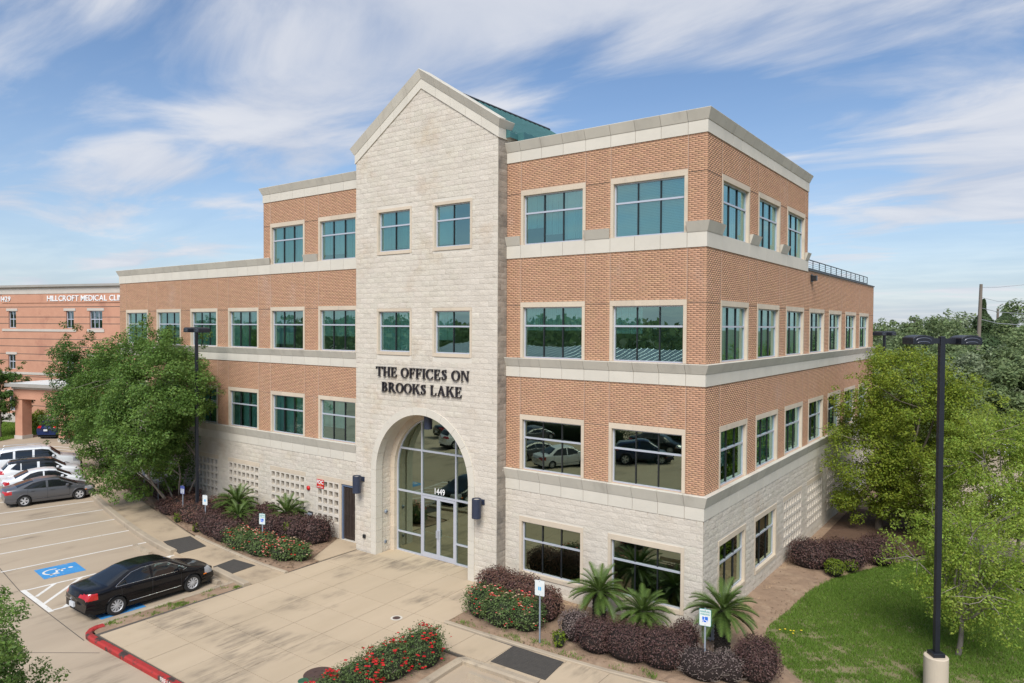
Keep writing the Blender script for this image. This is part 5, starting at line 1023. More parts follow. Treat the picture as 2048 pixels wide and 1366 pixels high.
def tree(name, label, base, crown, rad, leaf, nclump, nleaf, lsize, trunks=1, tr=0.14, bark='bark', split=None, seed=1, group=None, clip=None, clr=0.16, asp=.5, up=.8, flat=.75, shell=.5, spread=.35, sprigs=0.25, limbs=34, lobe=.55):
    t = empty(name, base, label=label, cat='tree', group=group); b = np.array(base); c = np.array(crown); rad = np.array(rad)
    d = rdir(nclump); rr = RNG.uniform(shell**3, 1, nclump)**(1/3)*(1+lobe*lobes(d, seed)); cen = c+d*rad*np.clip(rr, .15, 1.18)[:, None]*0.90
    k = int(nclump*sprigs); dd = unit(d[:k]+RNG.normal(size=(k, 3))*.2); cen[:k] = c+dd*rad*(np.clip(1+lobe*lobes(dd, seed), .5, 1.2)*RNG.uniform(.85, 1.10, k))[:, None]
    cr = rad.mean()*clr*RNG.uniform(.6, 1.35, nclump); cr[:k] *= .55
    m = MB(); hs = split or (c[2]-b[2])*.35; tops = []
    for q in range(trunks):
        a = 2*PI*q/trunks+seed; o = np.array([math.cos(a), math.sin(a), 0])*(0.22 if trunks > 1 else 0); e = b+[0, 0, hs]+o*(rad[0]*spread/0.22 if trunks > 1 else 0)+(c-b)*[.3, .3, 0]
        m.tube(limbpts(b+o*.6-[0, 0, .1], e), list(np.linspace(tr, tr*.62, 6)), 8, cap=False); tops.append(e)
    order = np.argsort(np.linalg.norm(cen-c, axis=1)); pick = RNG.choice(nclump, min(limbs, nclump), replace=False)
    mids = []
    for i in pick[:max(6, limbs//4)]:
        e = tops[RNG.integers(len(tops))]; p = limb(m, e, c*.4+cen[i]*.6, tr*.5, tr*.2); mids.append(p[-1]); mids.append(p[3])
    for i in pick: q = min(mids, key=lambda z: np.linalg.norm(z-cen[i])); limb(m, q, cen[i], tr*.20, .008, n=3, seg=4)
    tk = m.obj('trunk', bark, t, smooth=True); tk.matrix_parent_inverse = Matrix.Translation(base).inverted()
    nl = np.maximum((nleaf*(cr/cr.mean())**2).astype(int), 6); idx = np.repeat(np.arange(nclump), nl); n = len(idx); u = rdir(n); r = RNG.uniform(.15, 1, n)**.5
    P = cen[idx]+u*(r*cr[idx])[:, None]*[1, 1, flat]; Nn = unit(np.array([0, 0, up])+u*.55+RNG.normal(size=(n, 3))*.55+unit(P-c)*.25)
    if clip is not None: ok = clip(P); P, Nn = P[ok], Nn[ok]
    cw = link('crown', leaf_mesh('crown', P, Nn, lsize, asp), leaf, t); cw.matrix_parent_inverse = Matrix.Translation(base).inverted(); return t
def limbpts(a, b, n=5):
    a, b = np.array(a), np.array(b); j = RNG.normal(size=3)*np.linalg.norm(b-a)*.05; j[2] = 0; return [a*(1-i/n)+b*(i/n)+j*math.sin(PI*i/n) for i in range(n+1)]
tree('crape_myrtle_tree', 'large round green multi-trunked tree before the left wing windows', (-27.6, -1.7, GZ), (-28.7, -2.7, 4.55), (4.1, 3.3, 4.35), 'leaf_myrtle', 560, 190, .125, 6, .06, 'bark_pale', 2.0, 3, clip=lambda P: (P[:, 1] < -0.25) & (P[:, 2] > -.1), clr=.155, sprigs=.35)
tree('crape_myrtle_tree', 'darker green tree partly hidden behind the large round tree', (-42.0, 1.2, GZ), (-42.0, 0.6, 4.7), (3.5, 3.3, 4.2), 'leaf_dark', 320, 150, .14, 3, .09, 'bark_pale', 2.0, 5, sprigs=.35)
tree('street_tree', 'small dull green tree at the left edge before the clinic', (-63.0, 2.0, PZ), (-63.0, 2.0, 3.5), (2.1, 2.1, 2.7), 'leaf_dark', 150, 90, .17, 1, .12, 'bark', 1.2, 8)
tree('oak_tree', 'bushy yellow-green tree hugging the right wall', (2.3, 16.4, GZ), (3.2, 16.8, 3.55), (3.8, 3.7, 4.0), 'leaf_oak', 640, 165, .112, 1, .17, 'bark', 1.7, 11, clip=lambda P: (P[:, 0] > 0.3) & (P[:, 2] > -.2), clr=.15, sprigs=.35)
tree('young_oak_tree', 'sparse lime green young tree behind the near lamp post', (6.5, 3.6, GZ-.12), (6.8, 3.6, 2.2), (2.05, 2.0, 1.95), 'leaf_lime', 360, 66, .078, 1, .085, 'bark_pale', 1.1, 13, clr=.17, shell=.25, sprigs=.4, limbs=120, up=.5, lobe=.5)
tree('young_oak_tree', 'sparse lime green tree at the right edge beyond the lawn', (8.0, 13.2, GZ-.1), (7.35, 13.0, 3.2), (2.6, 2.6, 2.8), 'leaf_lime', 360, 115, .10, 1, .09, 'bark_pale', 1.4, 17, clr=.17, shell=.3, sprigs=.4, limbs=90, up=.5)
tree('street_tree', 'leafy branches of a near tree in the lower left corner', (-4.6, -18.6, PZ), (-4.6, -18.1, 3.3), (1.7, 1.55, 1.95), 'leaf_myrtle', 420, 150, .06, 1, .10, 'bark', 1.7, 19, clr=.15, asp=.42, up=.5, sprigs=.4)
# wooded belt behind the right side: one tree at a time
BELT = 'trees of the wooded belt beyond the rear lot'
bt = [(1782, 62, 6.6, 3.6, 'leaf_far'), (1925, 58, 5.2, 3.4, 'leaf_far'), (2010, 57, 5.6, 3.6, 'leaf_far'), (1765, 70, 8.6, 3.4, 'leaf_far'), (1800, 82, 9.0, 3.8, 'leaf_far_grey'), (1840, 64, 6.8, 4.2, 'leaf_far'), (1872, 78, 9.6, 4.0, 'leaf_far'), (1905, 60, 6.6, 4.4, 'leaf_far_grey'), (1945, 66, 7.6, 4.6, 'leaf_far'), (1990, 62, 6.8, 4.2, 'leaf_far_grey'), (2030, 63, 7.4, 4.6, 'leaf_far'), (2075, 60, 7.6, 4.6, 'leaf_far'),
      (1775, 100, 9.6, 4.6, 'leaf_far'), (1822, 104, 10.2, 4.4, 'leaf_far'), (1860, 112, 9.6, 5.0, 'leaf_far_grey'), (1895, 100, 11.0, 5.0, 'leaf_far_grey'), (1930, 116, 10.6, 5.2, 'leaf_far'), (2000, 110, 9.6, 5.0, 'leaf_far'), (2045, 104, 12.0, 5.4, 'leaf_far'), (1790, 140, 9.8, 6.0, 'leaf_far'), (1850, 150, 10.6, 6.5, 'leaf_far'), (1910, 146, 10.4, 6.5, 'leaf_far_grey'), (1970, 150, 10.0, 6.5, 'leaf_far'), (2050, 150, 11.5, 6.5, 'leaf_far')]
names = ['first', 'second', 'third', 'fourth', 'fifth', 'sixth', 'seventh', 'eighth', 'ninth', 'tenth', 'eleventh', 'twelfth']
def far_pos(px, d): k = (px-1024)/1431.488; return (8.25+d*(-.59115+.80639*k), -21.35+d*(.80628+.59136*k))
hue_w = {'leaf_far': 'mid green', 'leaf_far_grey': 'greyish green', 'leaf_far_brown': 'olive brown'}
rows = {}
for i, (px, d, top, r, lf) in enumerate(bt):
    row = 'front row' if d < 90 else ('middle row' if d < 120 else 'farthest row'); rows.setdefault(row, []).append((px, i))
for i, (px, d, top, r, lf) in enumerate(bt):
    row = 'front row' if d < 90 else ('middle row' if d < 120 else 'farthest row'); rk_ = [q[1] for q in sorted(rows[row])].index(i)
    x_, y_ = far_pos(px, d); h = top+.7
    tree('belt_tree', f'{hue_w[lf]} bushy tree, {names[rk_]} from the left in the {row} of the far wood', (x_, y_, -.9), (x_, y_, top-.52*h), (r, r, .52*h), lf, 170 if d < 90 else 90, 95, .34 if d < 90 else .46, 1, .2, 'bark', .8, 30+i, BELT, clr=.24, limbs=10, shell=.6, lobe=.8, sprigs=.3)
for px, d, top, r, lb in ((1966, 96, 13.2, 3.0, 'tall dark pointed conifer just behind the tall utility pole'), (2012, 122, 13.6, 4.2, 'tall dark conifer behind the short utility pole at right')):
    x_, y_ = far_pos(px, d); t = empty('conifer_tree', (x_, y_, -.9), label=lb, cat='tree', group='conifers in the far wood'); m = MB().tube([(0, 0, 0), (0, 0, top*.95)], [.25, .04], 6); m.obj('trunk', 'bark', t)
    n = 14000; h = RNG.uniform(0, 1, n); rr = r*1.25*(1-h)**.85*(.75+.35*np.sin(h*26+RNG.uniform(0, .6, n)))*RNG.uniform(.5, 1, n)**.4; a = RNG.uniform(0, 2*PI, n)
    P = np.stack([rr*np.cos(a), rr*np.sin(a), 1.2+h*(top-.5)], 1); link('crown', leaf_mesh('crown', P, unit(np.stack([np.cos(a), np.sin(a), np.full(n, .8)], 1)+RNG.normal(size=(n, 3))*.5), .40, .4), 'leaf_conifer', t)
x_, y_ = far_pos(1826, 92); tree('bare_tree', 'thin tree with an airy crown above the far treeline', (x_, y_, -.9), (x_, y_, 9.4), (1.5, 1.5, 1.5), 'leaf_far', 40, 34, .30, 1, .24, 'bark', 8.6, 77, clr=.28, limbs=40, sprigs=0, lobe=.2)
# far treeline closing the horizon
n = 42000; px = RNG.uniform(1500, 2400, n); dd = RNG.uniform(190, 420, n); k = (px-1024)/1431.488; X_ = 8.25+dd*(-.59115+.80639*k); Y_ = -21.35+dd*(.80628+.59136*k); hh = 6.0+5.5*vnoise(X_*.09, Y_*.05, 3); P = np.stack([X_, Y_, -1+hh*RNG.uniform(.1, 1, n)**.5], 1)
link('distant_wood', leaf_mesh('distant_wood', P, unit(RNG.normal(size=(n, 3))+[0, -1, .6]), 1.6, .7), 'leaf_far', kind='stuff', label='distant treeline along the horizon')
n = 26000; X_ = RNG.uniform(-230, 120, n); Y_ = RNG.uniform(-170, -105, n); hh = 8+6*vnoise(X_*.08, Y_*.06, 8); P = np.stack([X_, Y_, -1+hh*RNG.uniform(.05, 1, n)**.5], 1)
link('opposite_wood', leaf_mesh('opposite_wood', P, unit(RNG.normal(size=(n, 3))+[0, 1, .6]), 1.5, .7), 'leaf_far', kind='stuff', label='treeline across the road mirrored in the third floor windows')
n = 20000; X_ = RNG.uniform(60, 130, n); Y_ = RNG.uniform(-60, 120, n); hh = 8+6*vnoise(X_*.08, Y_*.06, 5); P = np.stack([X_, Y_, -1+hh*RNG.uniform(.05, 1, n)**.5], 1)
link('side_wood', leaf_mesh('side_wood', P, unit(RNG.normal(size=(n, 3))+[-1, 0, .6]), 1.4, .7), 'leaf_far', kind='stuff', label='treeline mirrored in the right side windows')
# ---- shrubs
def shrub(name, label, blobs, leaf, n, lsize, core='shrub_core', cat='shrub', group=None, flowers=None, asp=.55, rough=.10, base=None, clip=None, twigs=0, up=.35):
    """blobs: (cx,cy,cz,rx,ry,rz,boxy)"""
    bx0 = np.array(blobs[0][:3]); o = (bx0[0], bx0[1], GZ); t = empty(name, o, label=label, cat=cat, group=group); inv = Matrix.Translation(o).inverted()
    A = np.array([b[:7] for b in blobs]); area = A[:, 3]*A[:, 4]+A[:, 3]*A[:, 5]+A[:, 4]*A[:, 5]; Ps, Ns = [], []
    cm = MB()
    def sph(d, p): return d/np.maximum((np.abs(d)**p).sum(1, keepdims=True)**(1/p), 1e-6)
    for b, ar in zip(A, area):
        k = int(n*ar/area.sum()); d = rdir(k); d[:, 2] = np.where(d[:, 2] < -.35, -d[:, 2], d[:, 2]); q = sph(d, b[6]); nz = 1+rough*(lobes(d*2.2, 5)+RNG.normal(size=k)*.55)
        Ps.append(b[:3]+q*b[3:6]*(nz*RNG.uniform(.86, 1.04, k))[:, None]); Ns.append(unit(d/b[3:6]+RNG.normal(size=(k, 3))*.55/b[3:6].mean()+np.array([0, 0, up])/b[3:6].mean()))
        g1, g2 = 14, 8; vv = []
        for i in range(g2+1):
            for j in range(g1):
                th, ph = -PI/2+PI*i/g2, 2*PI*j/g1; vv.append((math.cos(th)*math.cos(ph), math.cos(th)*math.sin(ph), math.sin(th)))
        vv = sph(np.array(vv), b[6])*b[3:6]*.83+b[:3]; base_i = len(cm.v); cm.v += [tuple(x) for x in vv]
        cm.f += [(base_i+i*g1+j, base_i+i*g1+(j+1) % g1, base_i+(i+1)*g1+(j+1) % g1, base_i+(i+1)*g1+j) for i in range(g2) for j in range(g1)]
    P, Nn = np.concatenate(Ps), np.concatenate(Ns); keep = P[:, 2] > GZ+.02
    for b in A:      # drop leaves buried inside another blob
        q = (P-b[:3])/b[3:6]; keep &= (np.abs(q)**b[6]).sum(1) > .74**b[6]
    if clip is not None: keep &= clip(P)
    P, Nn = P[keep], Nn[keep]
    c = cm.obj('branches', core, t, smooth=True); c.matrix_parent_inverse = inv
    f = link('foliage', leaf_mesh('foliage', P, Nn, lsize, asp), leaf, t); f.matrix_parent_inverse = inv
    if flowers:
        for mt, nf, fs in flowers:
            wt = np.clip(vnoise(P[:, 0]*3.1, P[:, 1]*3.1+P[:, 2]*2, nf % 7)-.3, .02, 1)**2.5; i = RNG.choice(len(P), nf, replace=False, p=wt/wt.sum()); Q = P[i]+Nn[i]*.03+[0, 0, .02]; dirs = np.array([(math.cos(2*PI*k/6), math.sin(2*PI*k/6), .25 if k % 2 else -.1) for k in range(6)]+[(0, 0, .6)]); s = fs*RNG.uniform(.6, 1.25, (nf, 1, 1))
            V = (Q[:, None]+dirs[None]*s).reshape(-1, 3); F = (np.array([[k, (k+1) % 6, 6] for k in range(6)])[None]+np.arange(nf)[:, None, None]*7).reshape(-1, 3)
            fl = link('flowers', np_mesh('flowers', V, F), mt, t, kind='stuff'); fl.matrix_parent_inverse = inv
    if twigs:
        m = MB()
        for _ in range(twigs): b = A[RNG.integers(len(A))]; a = b[:3]+np.array([RNG.uniform(-.4, .4)*b[3], RNG.uniform(-.4, .4)*b[4], -b[5]*.6]); e = b[:3]+rdir(1)[0]*b[3:6]*1.12; e[2] = max(e[2], GZ+.15); limb(m, a, e, .012, .004, n=3, seg=4)
        w = m.obj('twigs', 'twig', t); w.matrix_parent_inverse = inv
    return t
HG = 'purple loropetalum hedges'
shrub('purple_hedge', 'clipped dark purple hedge behind the pink roses left of the door', [(-19.7, -1.85, -.10, 1.2, .72, .66, 3.4), (-18.4, -1.4, -.06, 1.1, .78, .68, 3.4), (-17.45, -1.0, -.06, .70, .72, .66, 3.2)], 'leaf_purple', 9000, .075, group=HG)
shrub('purple_hedge', 'round purple shrub between the two groups of sago palms', [(-21.4, -.75, -.05, .7, .45, .62, 2.3)], 'leaf_purple', 2600, .075, group=HG, clip=lambda P: P[:, 1] < -.08)
shrub('purple_hedge', 'purple hedge mass in front of the left sago palms', [(-22.0, -2.95, -.10, 1.1, .75, .58, 3), (-20.8, -3.2, -.10, .9, .62, .55, 3), (-23.0, -2.7, -.12, .7, .6, .55, 3)], 'leaf_purple', 7000, .075, group=HG)
shrub('purple_hedge', 'broad purple hedge around the small blue sign', [(-24.6, -2.2, -.12, 1.5, .95, .58, 3), (-26.4, -1.9, -.12, 1.3, .9, .58, 3), (-24.2, -.9, -.1, 1.5, .7, .62, 3)], 'leaf_bronze', 8500, .08, group=HG)
shrub('purple_hedge', 'purple hedge under the large round tree by the lamp post', [(-28.2, -1.0, -.15, 1.3, .65, .6, 2.8), (-30.2, -.95, -.15, 1.2, .6, .55, 2.8), (-27.2, -2.4, -.2, .9, .45, .42, 2.8)], 'leaf_purple', 8000, .085, group=HG)
shrub('purple_hedge', 'straggling purple hedge at the far end of the left bed', [(-32.6, -1.1, -.2, 1.3, .5, .45, 2.6), (-35.0, -.6, -.2, 1.3, .42, .45, 2.6)], 'leaf_bronze', 6000, .09, group=HG)
shrub('rose_bush', 'bed of pink and red roses left of the plaza', [(-19.3, -3.45, -.2, .95, .55, .55, 2.4), (-17.9, -3.45, -.15, .95, .6, .55, 2.4), (-16.6, -3.25, -.15, .8, .62, .5, 2.3), (-15.95, -2.95, -.2, .5, .42, .42, 2.2)], 'leaf_rose', 8500, .075, 'shrub_core_green', 'rose bush', 'rose bushes', [('petal_red', 60, .045), ('petal_pink', 110, .042), ('petal_pale', 110, .035)], rough=.16, twigs=24)
shrub('rose_bush', 'bed of pink and red roses right of the entrance', [(-6.45, -2.75, -.12, .72, .6, .58, 2.3), (-5.5, -2.95, -.1, .75, .62, .6, 2.3), (-4.75, -2.75, -.12, .6, .6, .58, 2.3)], 'leaf_rose', 8000, .065, 'shrub_core_green', 'rose bush', 'rose bushes', [('petal_red', 55, .042), ('petal_pink', 70, .04), ('petal_pale', 90, .032)], rough=.16, twigs=20)
shrub('rose_bush', 'bright red rose bush at the bottom edge of the plaza', [(-5.72, -6.55, -.1, .62, .72, .62, 2.3), (-5.95, -7.6, -.15, .62, .75, .55, 2.3), (-6.0, -8.7, -.2, .6, .8, .5, 2.3), (-5.9, -9.8, -.2, .6, .8, .5, 2.3)], 'leaf_rose', 11000, .058, 'shrub_core_green', 'rose bush', 'rose bushes', [('petal_red', 330, .045)], rough=.18, twigs=26)
shrub('purple_hedge', 'brown-purple shrub under the right front ground floor window', [(-6.9, -1.35, -.05, .85, .6, .62, 2.5), (-5.8, -1.5, -.05, .8, .62, .66, 2.5), (-4.8, -1.75, -.1, .7, .6, .62, 2.5)], 'leaf_bronze', 10500, .062, group=HG, clip=lambda P: P[:, 1] < -.08)
shrub('purple_hedge', 'long clipped dark purple hedge along the right kerb', [(-2.2, -2.75, -.1, .62, .55, .52, 3), (-1.2, -2.65, -.08, .75, .62, .52, 3), (-.2, -2.45, -.05, .72, .66, .56, 3), (.15, -1.75, .0, .4, .45, .6, 2.6)], 'leaf_purple', 13000, .052, group=HG)
shrub('dying_shrub', 'half-dead greyish shrub at the left end of the long hedge', [(-3.05, -2.55, -.1, .5, .5, .5, 2.4)], 'leaf_greyed', 1900, .052, group=None, twigs=70)
shrub('purple_hedge', 'round purple shrub beside the lawn at the bottom edge', [(2.25, -1.75, .0, .62, .6, .66, 2.3)], 'leaf_purple', 5500, .05, group=HG, twigs=12)
shrub('dying_shrub', 'bare grey twiggy shrub round the reserved parking sign', [(.95, -2.5, -.15, .75, .5, .48, 2.4), (1.6, -2.2, -.15, .5, .4, .45, 2.4)], 'leaf_greyed', 1700, .045, group=None, twigs=170)
shrub('purple_hedge', 'dark purple hedge along the right wall under the yellow-green tree', [(1.0, 9.1, -.1, .85, .8, .62, 2.8), (2.1, 9.9, -.1, .9, .8, .62, 2.8), (3.1, 11.4, -.1, .8, .9, .6, 2.8)], 'leaf_purple', 9500, .07, group=HG, clip=lambda P: P[:, 0] > .12)
shrub('green_shrub', 'small bright yellow-green shrub before the wall hedge', [(2.05, 8.5, -.25, .38, .34, .36, 2.2)], 'leaf_shrub', 900, .075, 'shrub_core_green', group='yellow-green shrubs'); shrub('green_shrub', 'tiny yellow-green shrub right of the brighter one', [(2.45, 9.35, -.3, .3, .28, .28, 2.2)], 'leaf_shrub', 500, .075, 'shrub_core_green', group='yellow-green shrubs'); shrub('green_shrub', 'yellow-green shrub at the far tip of the lawn', [(3.05, 11.0, -.28, .36, .32, .3, 2.2)], 'leaf_shrub', 600, .075, 'shrub_core_green', group='yellow-green shrubs')
shrub('green_hedge', 'low green hedge at the right edge past the lime tree', [(8.3, 11.6, -.2, 1.0, .9, .5, 2.8)], 'leaf_hedge', 3500, .06, 'shrub_core_green'); shrub('green_hedge', 'long dark hedge bordering the rear lot', [(3.5, 61, .1, 3.5, 1.2, 1.1, 4), (9.5, 60, .1, 3.5, 1.2, 1.1, 4), (-3, 62, .1, 3.5, 1.2, 1.1, 4)], 'leaf_hedge', 9000, .16, 'shrub_core_green')
for q, (x_, y_, lb) in enumerate(((-25.3, -3.0, 'leafy weed poking from the walk edge by the purple hedge'), (-23.0, -3.35, 'yellowish weed in front of the left purple hedge'), (-18.2, -1.9, 'green shoot on top of the purple hedge by the gate'), (-3.2, -3.25, 'small green weed at the foot of the half-dead shrub'))): shrub('weed', lb, [(x_, y_, .18 if q == 2 else -.32, .2, .2, .26, 2)], 'leaf_shrub', 220, .085, 'shrub_core_green', 'weed', rough=.3)
tree('garden_bush', 'shapeless clinic hedge beyond the left lawn', (-66.5, 6.0, PZ), (-66.5, 6.0, .1), (3.0, 1.0, .8), 'leaf_shrub', 60, 60, .2, 1, .05, 'bark', .3, 90, clr=.3)
# ---- sago palms
def frond_mesh(L_, el, droop, seed):
    r = np.random.default_rng(seed); n = 30; m = MB(); P = []; a = el; p = np.array([.05, 0, .0])
    for i in range(n+1): P.append(p.copy()); p = p+np.array([math.cos(a), 0, math.sin(a)])*L_/n; a -= droop/n*(.5+1.2*i/n)
    m.tube(P[::3], list(np.linspace(.014, .004, len(P[::3]))), 4, cap=False)
    for i in range(3, n+1):
        t = i/n; ll = .235*math.sin(min(1, t*1.6+.12)*PI*.5)*(1 if t < .6 else 1-.75*((t-.6)/.4)**1.5)*L_/1.05; d = P[i]-P[i-1]; d /= np.linalg.norm(d); nrm = np.array([-d[2], 0, d[0]])
        for s in (-1, 1):
            tip = P[i]+(d*.66+np.array([0, s*.66, 0])+nrm*.36)*ll*r.uniform(.9, 1.1); w = d*.020; b = len(m.v); m.v += [tuple(P[i]-w), tuple(P[i]+w), tuple(tip+w*.15), tuple(tip-w*.15)]; m.f.append((b, b+1, b+2, b+3))
    return m.mesh('frond')
def sago(label, x_, y_, ht, scale=1.0, nf=46, zb=GZ):
    t = empty('sago_palm', (x_, y_, zb), random.uniform(0, 6), label=label, cat='palm', group='sago palms'); m = MB(); rt_ = .185*scale
    m.tube([(0, 0, 0), (0, 0, ht*.5), (0, 0, ht), (0, 0, ht+.1)], [rt_*1.05, rt_, rt_*.95, rt_*.5], 12)
    k = 0; z = .02
    while z < ht:
        for j in range(11): a = 2*PI*(j+.5*(k % 2))/11; c, s = math.cos(a), math.sin(a); m.tube([(c*rt_*.9, s*rt_*.9, z), (c*(rt_+.05), s*(rt_+.05), z+.06)], [.035, .012], 4)
        z += .055; k += 1
    m.obj('trunk', 'palm_trunk', t)
    for i in range(nf):
        f = i/nf; me = FR_[min(int(f*6), 5)] if i not in (1, 4) else FRY; o = link('frond', me, None, t); o.location = (0, 0, ht+.04+.05*f); o.rotation_euler = (0, random.uniform(-.06, .06), i*2.399+random.uniform(-.1, .1)); q = scale*random.uniform(.88, 1.1)*(1-.15*f); o.scale = (q, q, q)
    return t
FR_ = [frond_mesh(1.08, R(e), R(d), 5+i) for i, (e, d) in enumerate(((-18, 40), (0, 45), (14, 48), (28, 50), (46, 46), (66, 38)))]
for me in FR_: me.materials.append(MATS['frond_green'])
FRY = frond_mesh(.95, R(-30), R(45), 22); FRY.materials.append(MATS['frond_yellow'])
sago('sago palm with thick trunk right of the brown shrub', -2.95, -1.25, 1.05, .95); sago('sago palm before the right front ground floor window', -1.5, -1.1, .7, .9); sago('sago palm with tall shaggy trunk at the building corner', .98, -.95, 1.30, 1.0)
sago('sago palm standing alone against the block screen left of the gate', -19.7, -.85, .85, 1.0, 40); sago('front one of the two left sago palms with a yellowed frond', -21.4, -2.25, .75, .85, 36); sago('larger rear one of the two left sago palms', -22.9, -1.35, .95, 1.08, 44)
m = MB(); nn = 14
for i in range(5): a = RNG.uniform(0, 6); 
fl = empty('dandelion', (2.05, 2.2, GZ-.12), label='little clump of yellow dandelions on the lawn', cat='flower')
for i in range(6):
    x_, y_ = RNG.uniform(-.35, .35, 2); o = MB().tube([(x_, y_, 0), (x_, y_, .11)], .004, 4).obj('stem', 'grass_blade', fl); MB().lathe([(.0, .105), (.035, .115), (.0, .13)], 8, 'z', (x_, y_, 0)).obj('bloom', 'petal_yellow', o)

# ================================================================== street furniture and fittings
def lamp_post(label, x_, y_, top, ang, base_h=.9, zb=GZ-.12, cone=True):
    t = empty('lamp_post', (x_, y_, zb), ang, label=label, cat='lamp post', group='twin-head lamp posts'); h = top-zb
    if cone:
        c = MB().lathe([(.30, 0), (.30, base_h-.02), (.28, base_h), (0, base_h)], 32); c.obj('concrete_base', 'trim_stone', t, smooth=False)
        bevel(MB().box(-.16, .16, -.16, .16, base_h+.002, base_h+.11).obj('base_cover', 'black_paint', t), .015); z0 = base_h+.11
    else: z0 = 0
    bevel(MB().box(-.066, .066, -.066, .066, z0, h).obj('pole', 'black_paint', t), .008)
    for sg in (-1, 1):
        a = MB().box(*sorted((sg*.068, sg*.36)), -.035, .035, h-.20, h-.06).obj('arm', 'black_paint', t)
        prof = [(-.28, 0), (.28, 0), (.28, .17), (.24, .20), (.15, .235), (0, .25), (-.15, .235), (-.24, .20), (-.28, .17)]; cx = sg*.64
        hd = MB().prism_y([(cx+u, h-.22+v_) for u, v_ in prof], -.27, .27).obj('lamp_head', 'black_paint', t, fix=True); bevel(hd, .015)
        for dz, rr in ((0.0, .20), (-.055, .15)):
            arc_ = [(cx+rr*math.cos(PI*i/10), -.275, h-.12+dz+.075*math.sin(PI*i/10)*(1 if dz == 0 else .4)) for i in range(11)]; MB().tube(arc_, .013, 5).obj('trim_rib', 'lamp_lens', hd)
        MB().box(cx-.23, cx+.23, -.21, .21, h-.226, h-.221).obj('lens', 'lamp_lens', hd)
    return t
lamp_post('tall black twin-head lamp post on a concrete base at right', 6.20, .92, 8.92, R(36.5)); lamp_post('black twin-head lamp post rising through the left tree', -24.8, -2.3, 8.97, R(-8), .5, GZ); lamp_post('distant black twin-head lamp post behind the yellow-green tree', 1.05, 25.4, 8.92, R(75), .6)
# entrance sconces: dark cylinders lit up and down, unlit by day
def sconce(label, x_, y_, z0, z1, dx=.25):
    t = empty('wall_lamp', (x_, y_, (z0+z1)/2), label=label, cat='wall lamp', group='cylinder lamps by the entrance'); h = (z1-z0)/2; pmat_ = 'sconce_blue'
    MB().lathe([(.13, -h+.01), (.17, -h), (.175, -h+.015), (.175, h-.015), (.17, h), (.15, h), (.145, h-.06), (0, h-.06)], 28).obj('cylinder', pmat_, t, smooth=False); MB().lathe([(0, h-.05), (.14, h-.05), (.14, h-.045), (0, h-.045)], 24).obj('lens', 'precast', t)
    MB().box(-.06+.0, .06, .15, .42, h*.30, h*.62).obj('bracket', pmat_, t); bevel(MB().box(-.12, .12, TOWY-.035-y_, TOWY-.02-y_+.03, h*.2, h*.75).obj('mount_plate', pmat_, t), .005)
pmat('sconce_blue', (0.020, 0.028, 0.055), (0.03, 0.038, 0.065), 5, 0.45)
sconce('dark blue cylinder wall lamp left of the arch', -14.85, -.90, 2.04, 2.77); sconce('dark blue cylinder wall lamp right of the arch', -8.33, -.90, 2.03, 2.76)
t = empty('wall_lamp', (0.02, 12.65, 11.36), label='small dark wall lamp high on the right wing under the railing', cat='wall lamp'); MB().box(0, .04, -.14, .14, -.17, .17).obj('mount_plate', 'frame_dark', t); bevel(MB().box(.04, .24, -.10, .10, -.13, .12).obj('housing', 'frame_dark', t), .02); MB().box(.03, .245, .02, .085, -.115, .10).obj('lens', 'lamp_lens', t)
t = empty('ceiling_lamp', (-11.55, -.05, AZ+AG+.0), label='dark cylinder lamp hanging under the top of the arch', cat='ceiling lamp'); MB().lathe([(.15, -.42), (.17, -.42), (.17, .14), (0, .14)], 24).obj('cylinder', 'sconce_blue', t); MB().lathe([(0, -.39), (.15, -.39), (.15, -.385), (0, -.385)], 20).obj('lens', 'precast', t)
# fire department sign and fittings
pmat('sign_red', (0.55, 0.012, 0.010), (0.48, .01, .01), 4, .5); pmat('sign_white', (0.66, 0.69, 0.68), (0.60, .63, .62), 4, .5); pmat('sign_blue', (0.015, 0.14, 0.62), None, 4, .5); pmat('sign_green', (0.02, 0.30, 0.27), None, 4, .5); pmat('sign_navy', (0.06, 0.09, 0.32), None, 4, .5); pmat('galvanised', (0.30, 0.34, 0.40), (0.25, .29, .34), 8, .5, metal=.3); pmat('yellow_text', (0.75, 0.5, 0.1), None, 4, .5)
pmat('faded_blue', (0.06, 0.42, 0.75), None, 4, .5)
t = empty('fire_sign', (-18.31, -.035, 1.81), label='red FDC sign on the block screen by the gate', cat='sign'); MB().box(-.25, .25, -.01, .012, -.2, .2).obj('panel', 'sign_red', t)
text_obj('lettering', 'FDC', .235, 'white_vinyl', t, (0, -.013, .0), (PI/2, 0, 0), .001, .008, 'CENTER', 1.05); text_obj('lettering', '1449', .075, 'yellow_text', t, (0, -.013, -.08), (PI/2, 0, 0), .001, .002, 'CENTER'); text_obj('lettering', 'AUTO SPKR', .072, 'white_vinyl', t, (0, -.013, -.165), (PI/2, 0, 0), .001, .002, 'CENTER')
t = empty('fire_bell', (-19.16, -.03, 1.5), label='small red fire bell on the stone wall left of the FDC sign', cat='bell'); MB().lathe([(.0, -.09), (.05, -.085), (.10, -.05), (.11, 0), (0, .0)], 20, 'y').obj('gong', 'sign_red', t, smooth=True); MB().box(-.05, .05, 0, .03, -.05, .05).obj('back_box', 'sign_red', t)
t = empty('hose_connection', (-19.02, -.03, .3), label='dark twin fire hose connection low on the wall behind the hedge', cat='hose connection'); MB().box(-.16, .16, -.01, .03, -.12, .12).obj('plate', 'frame_dark', t)
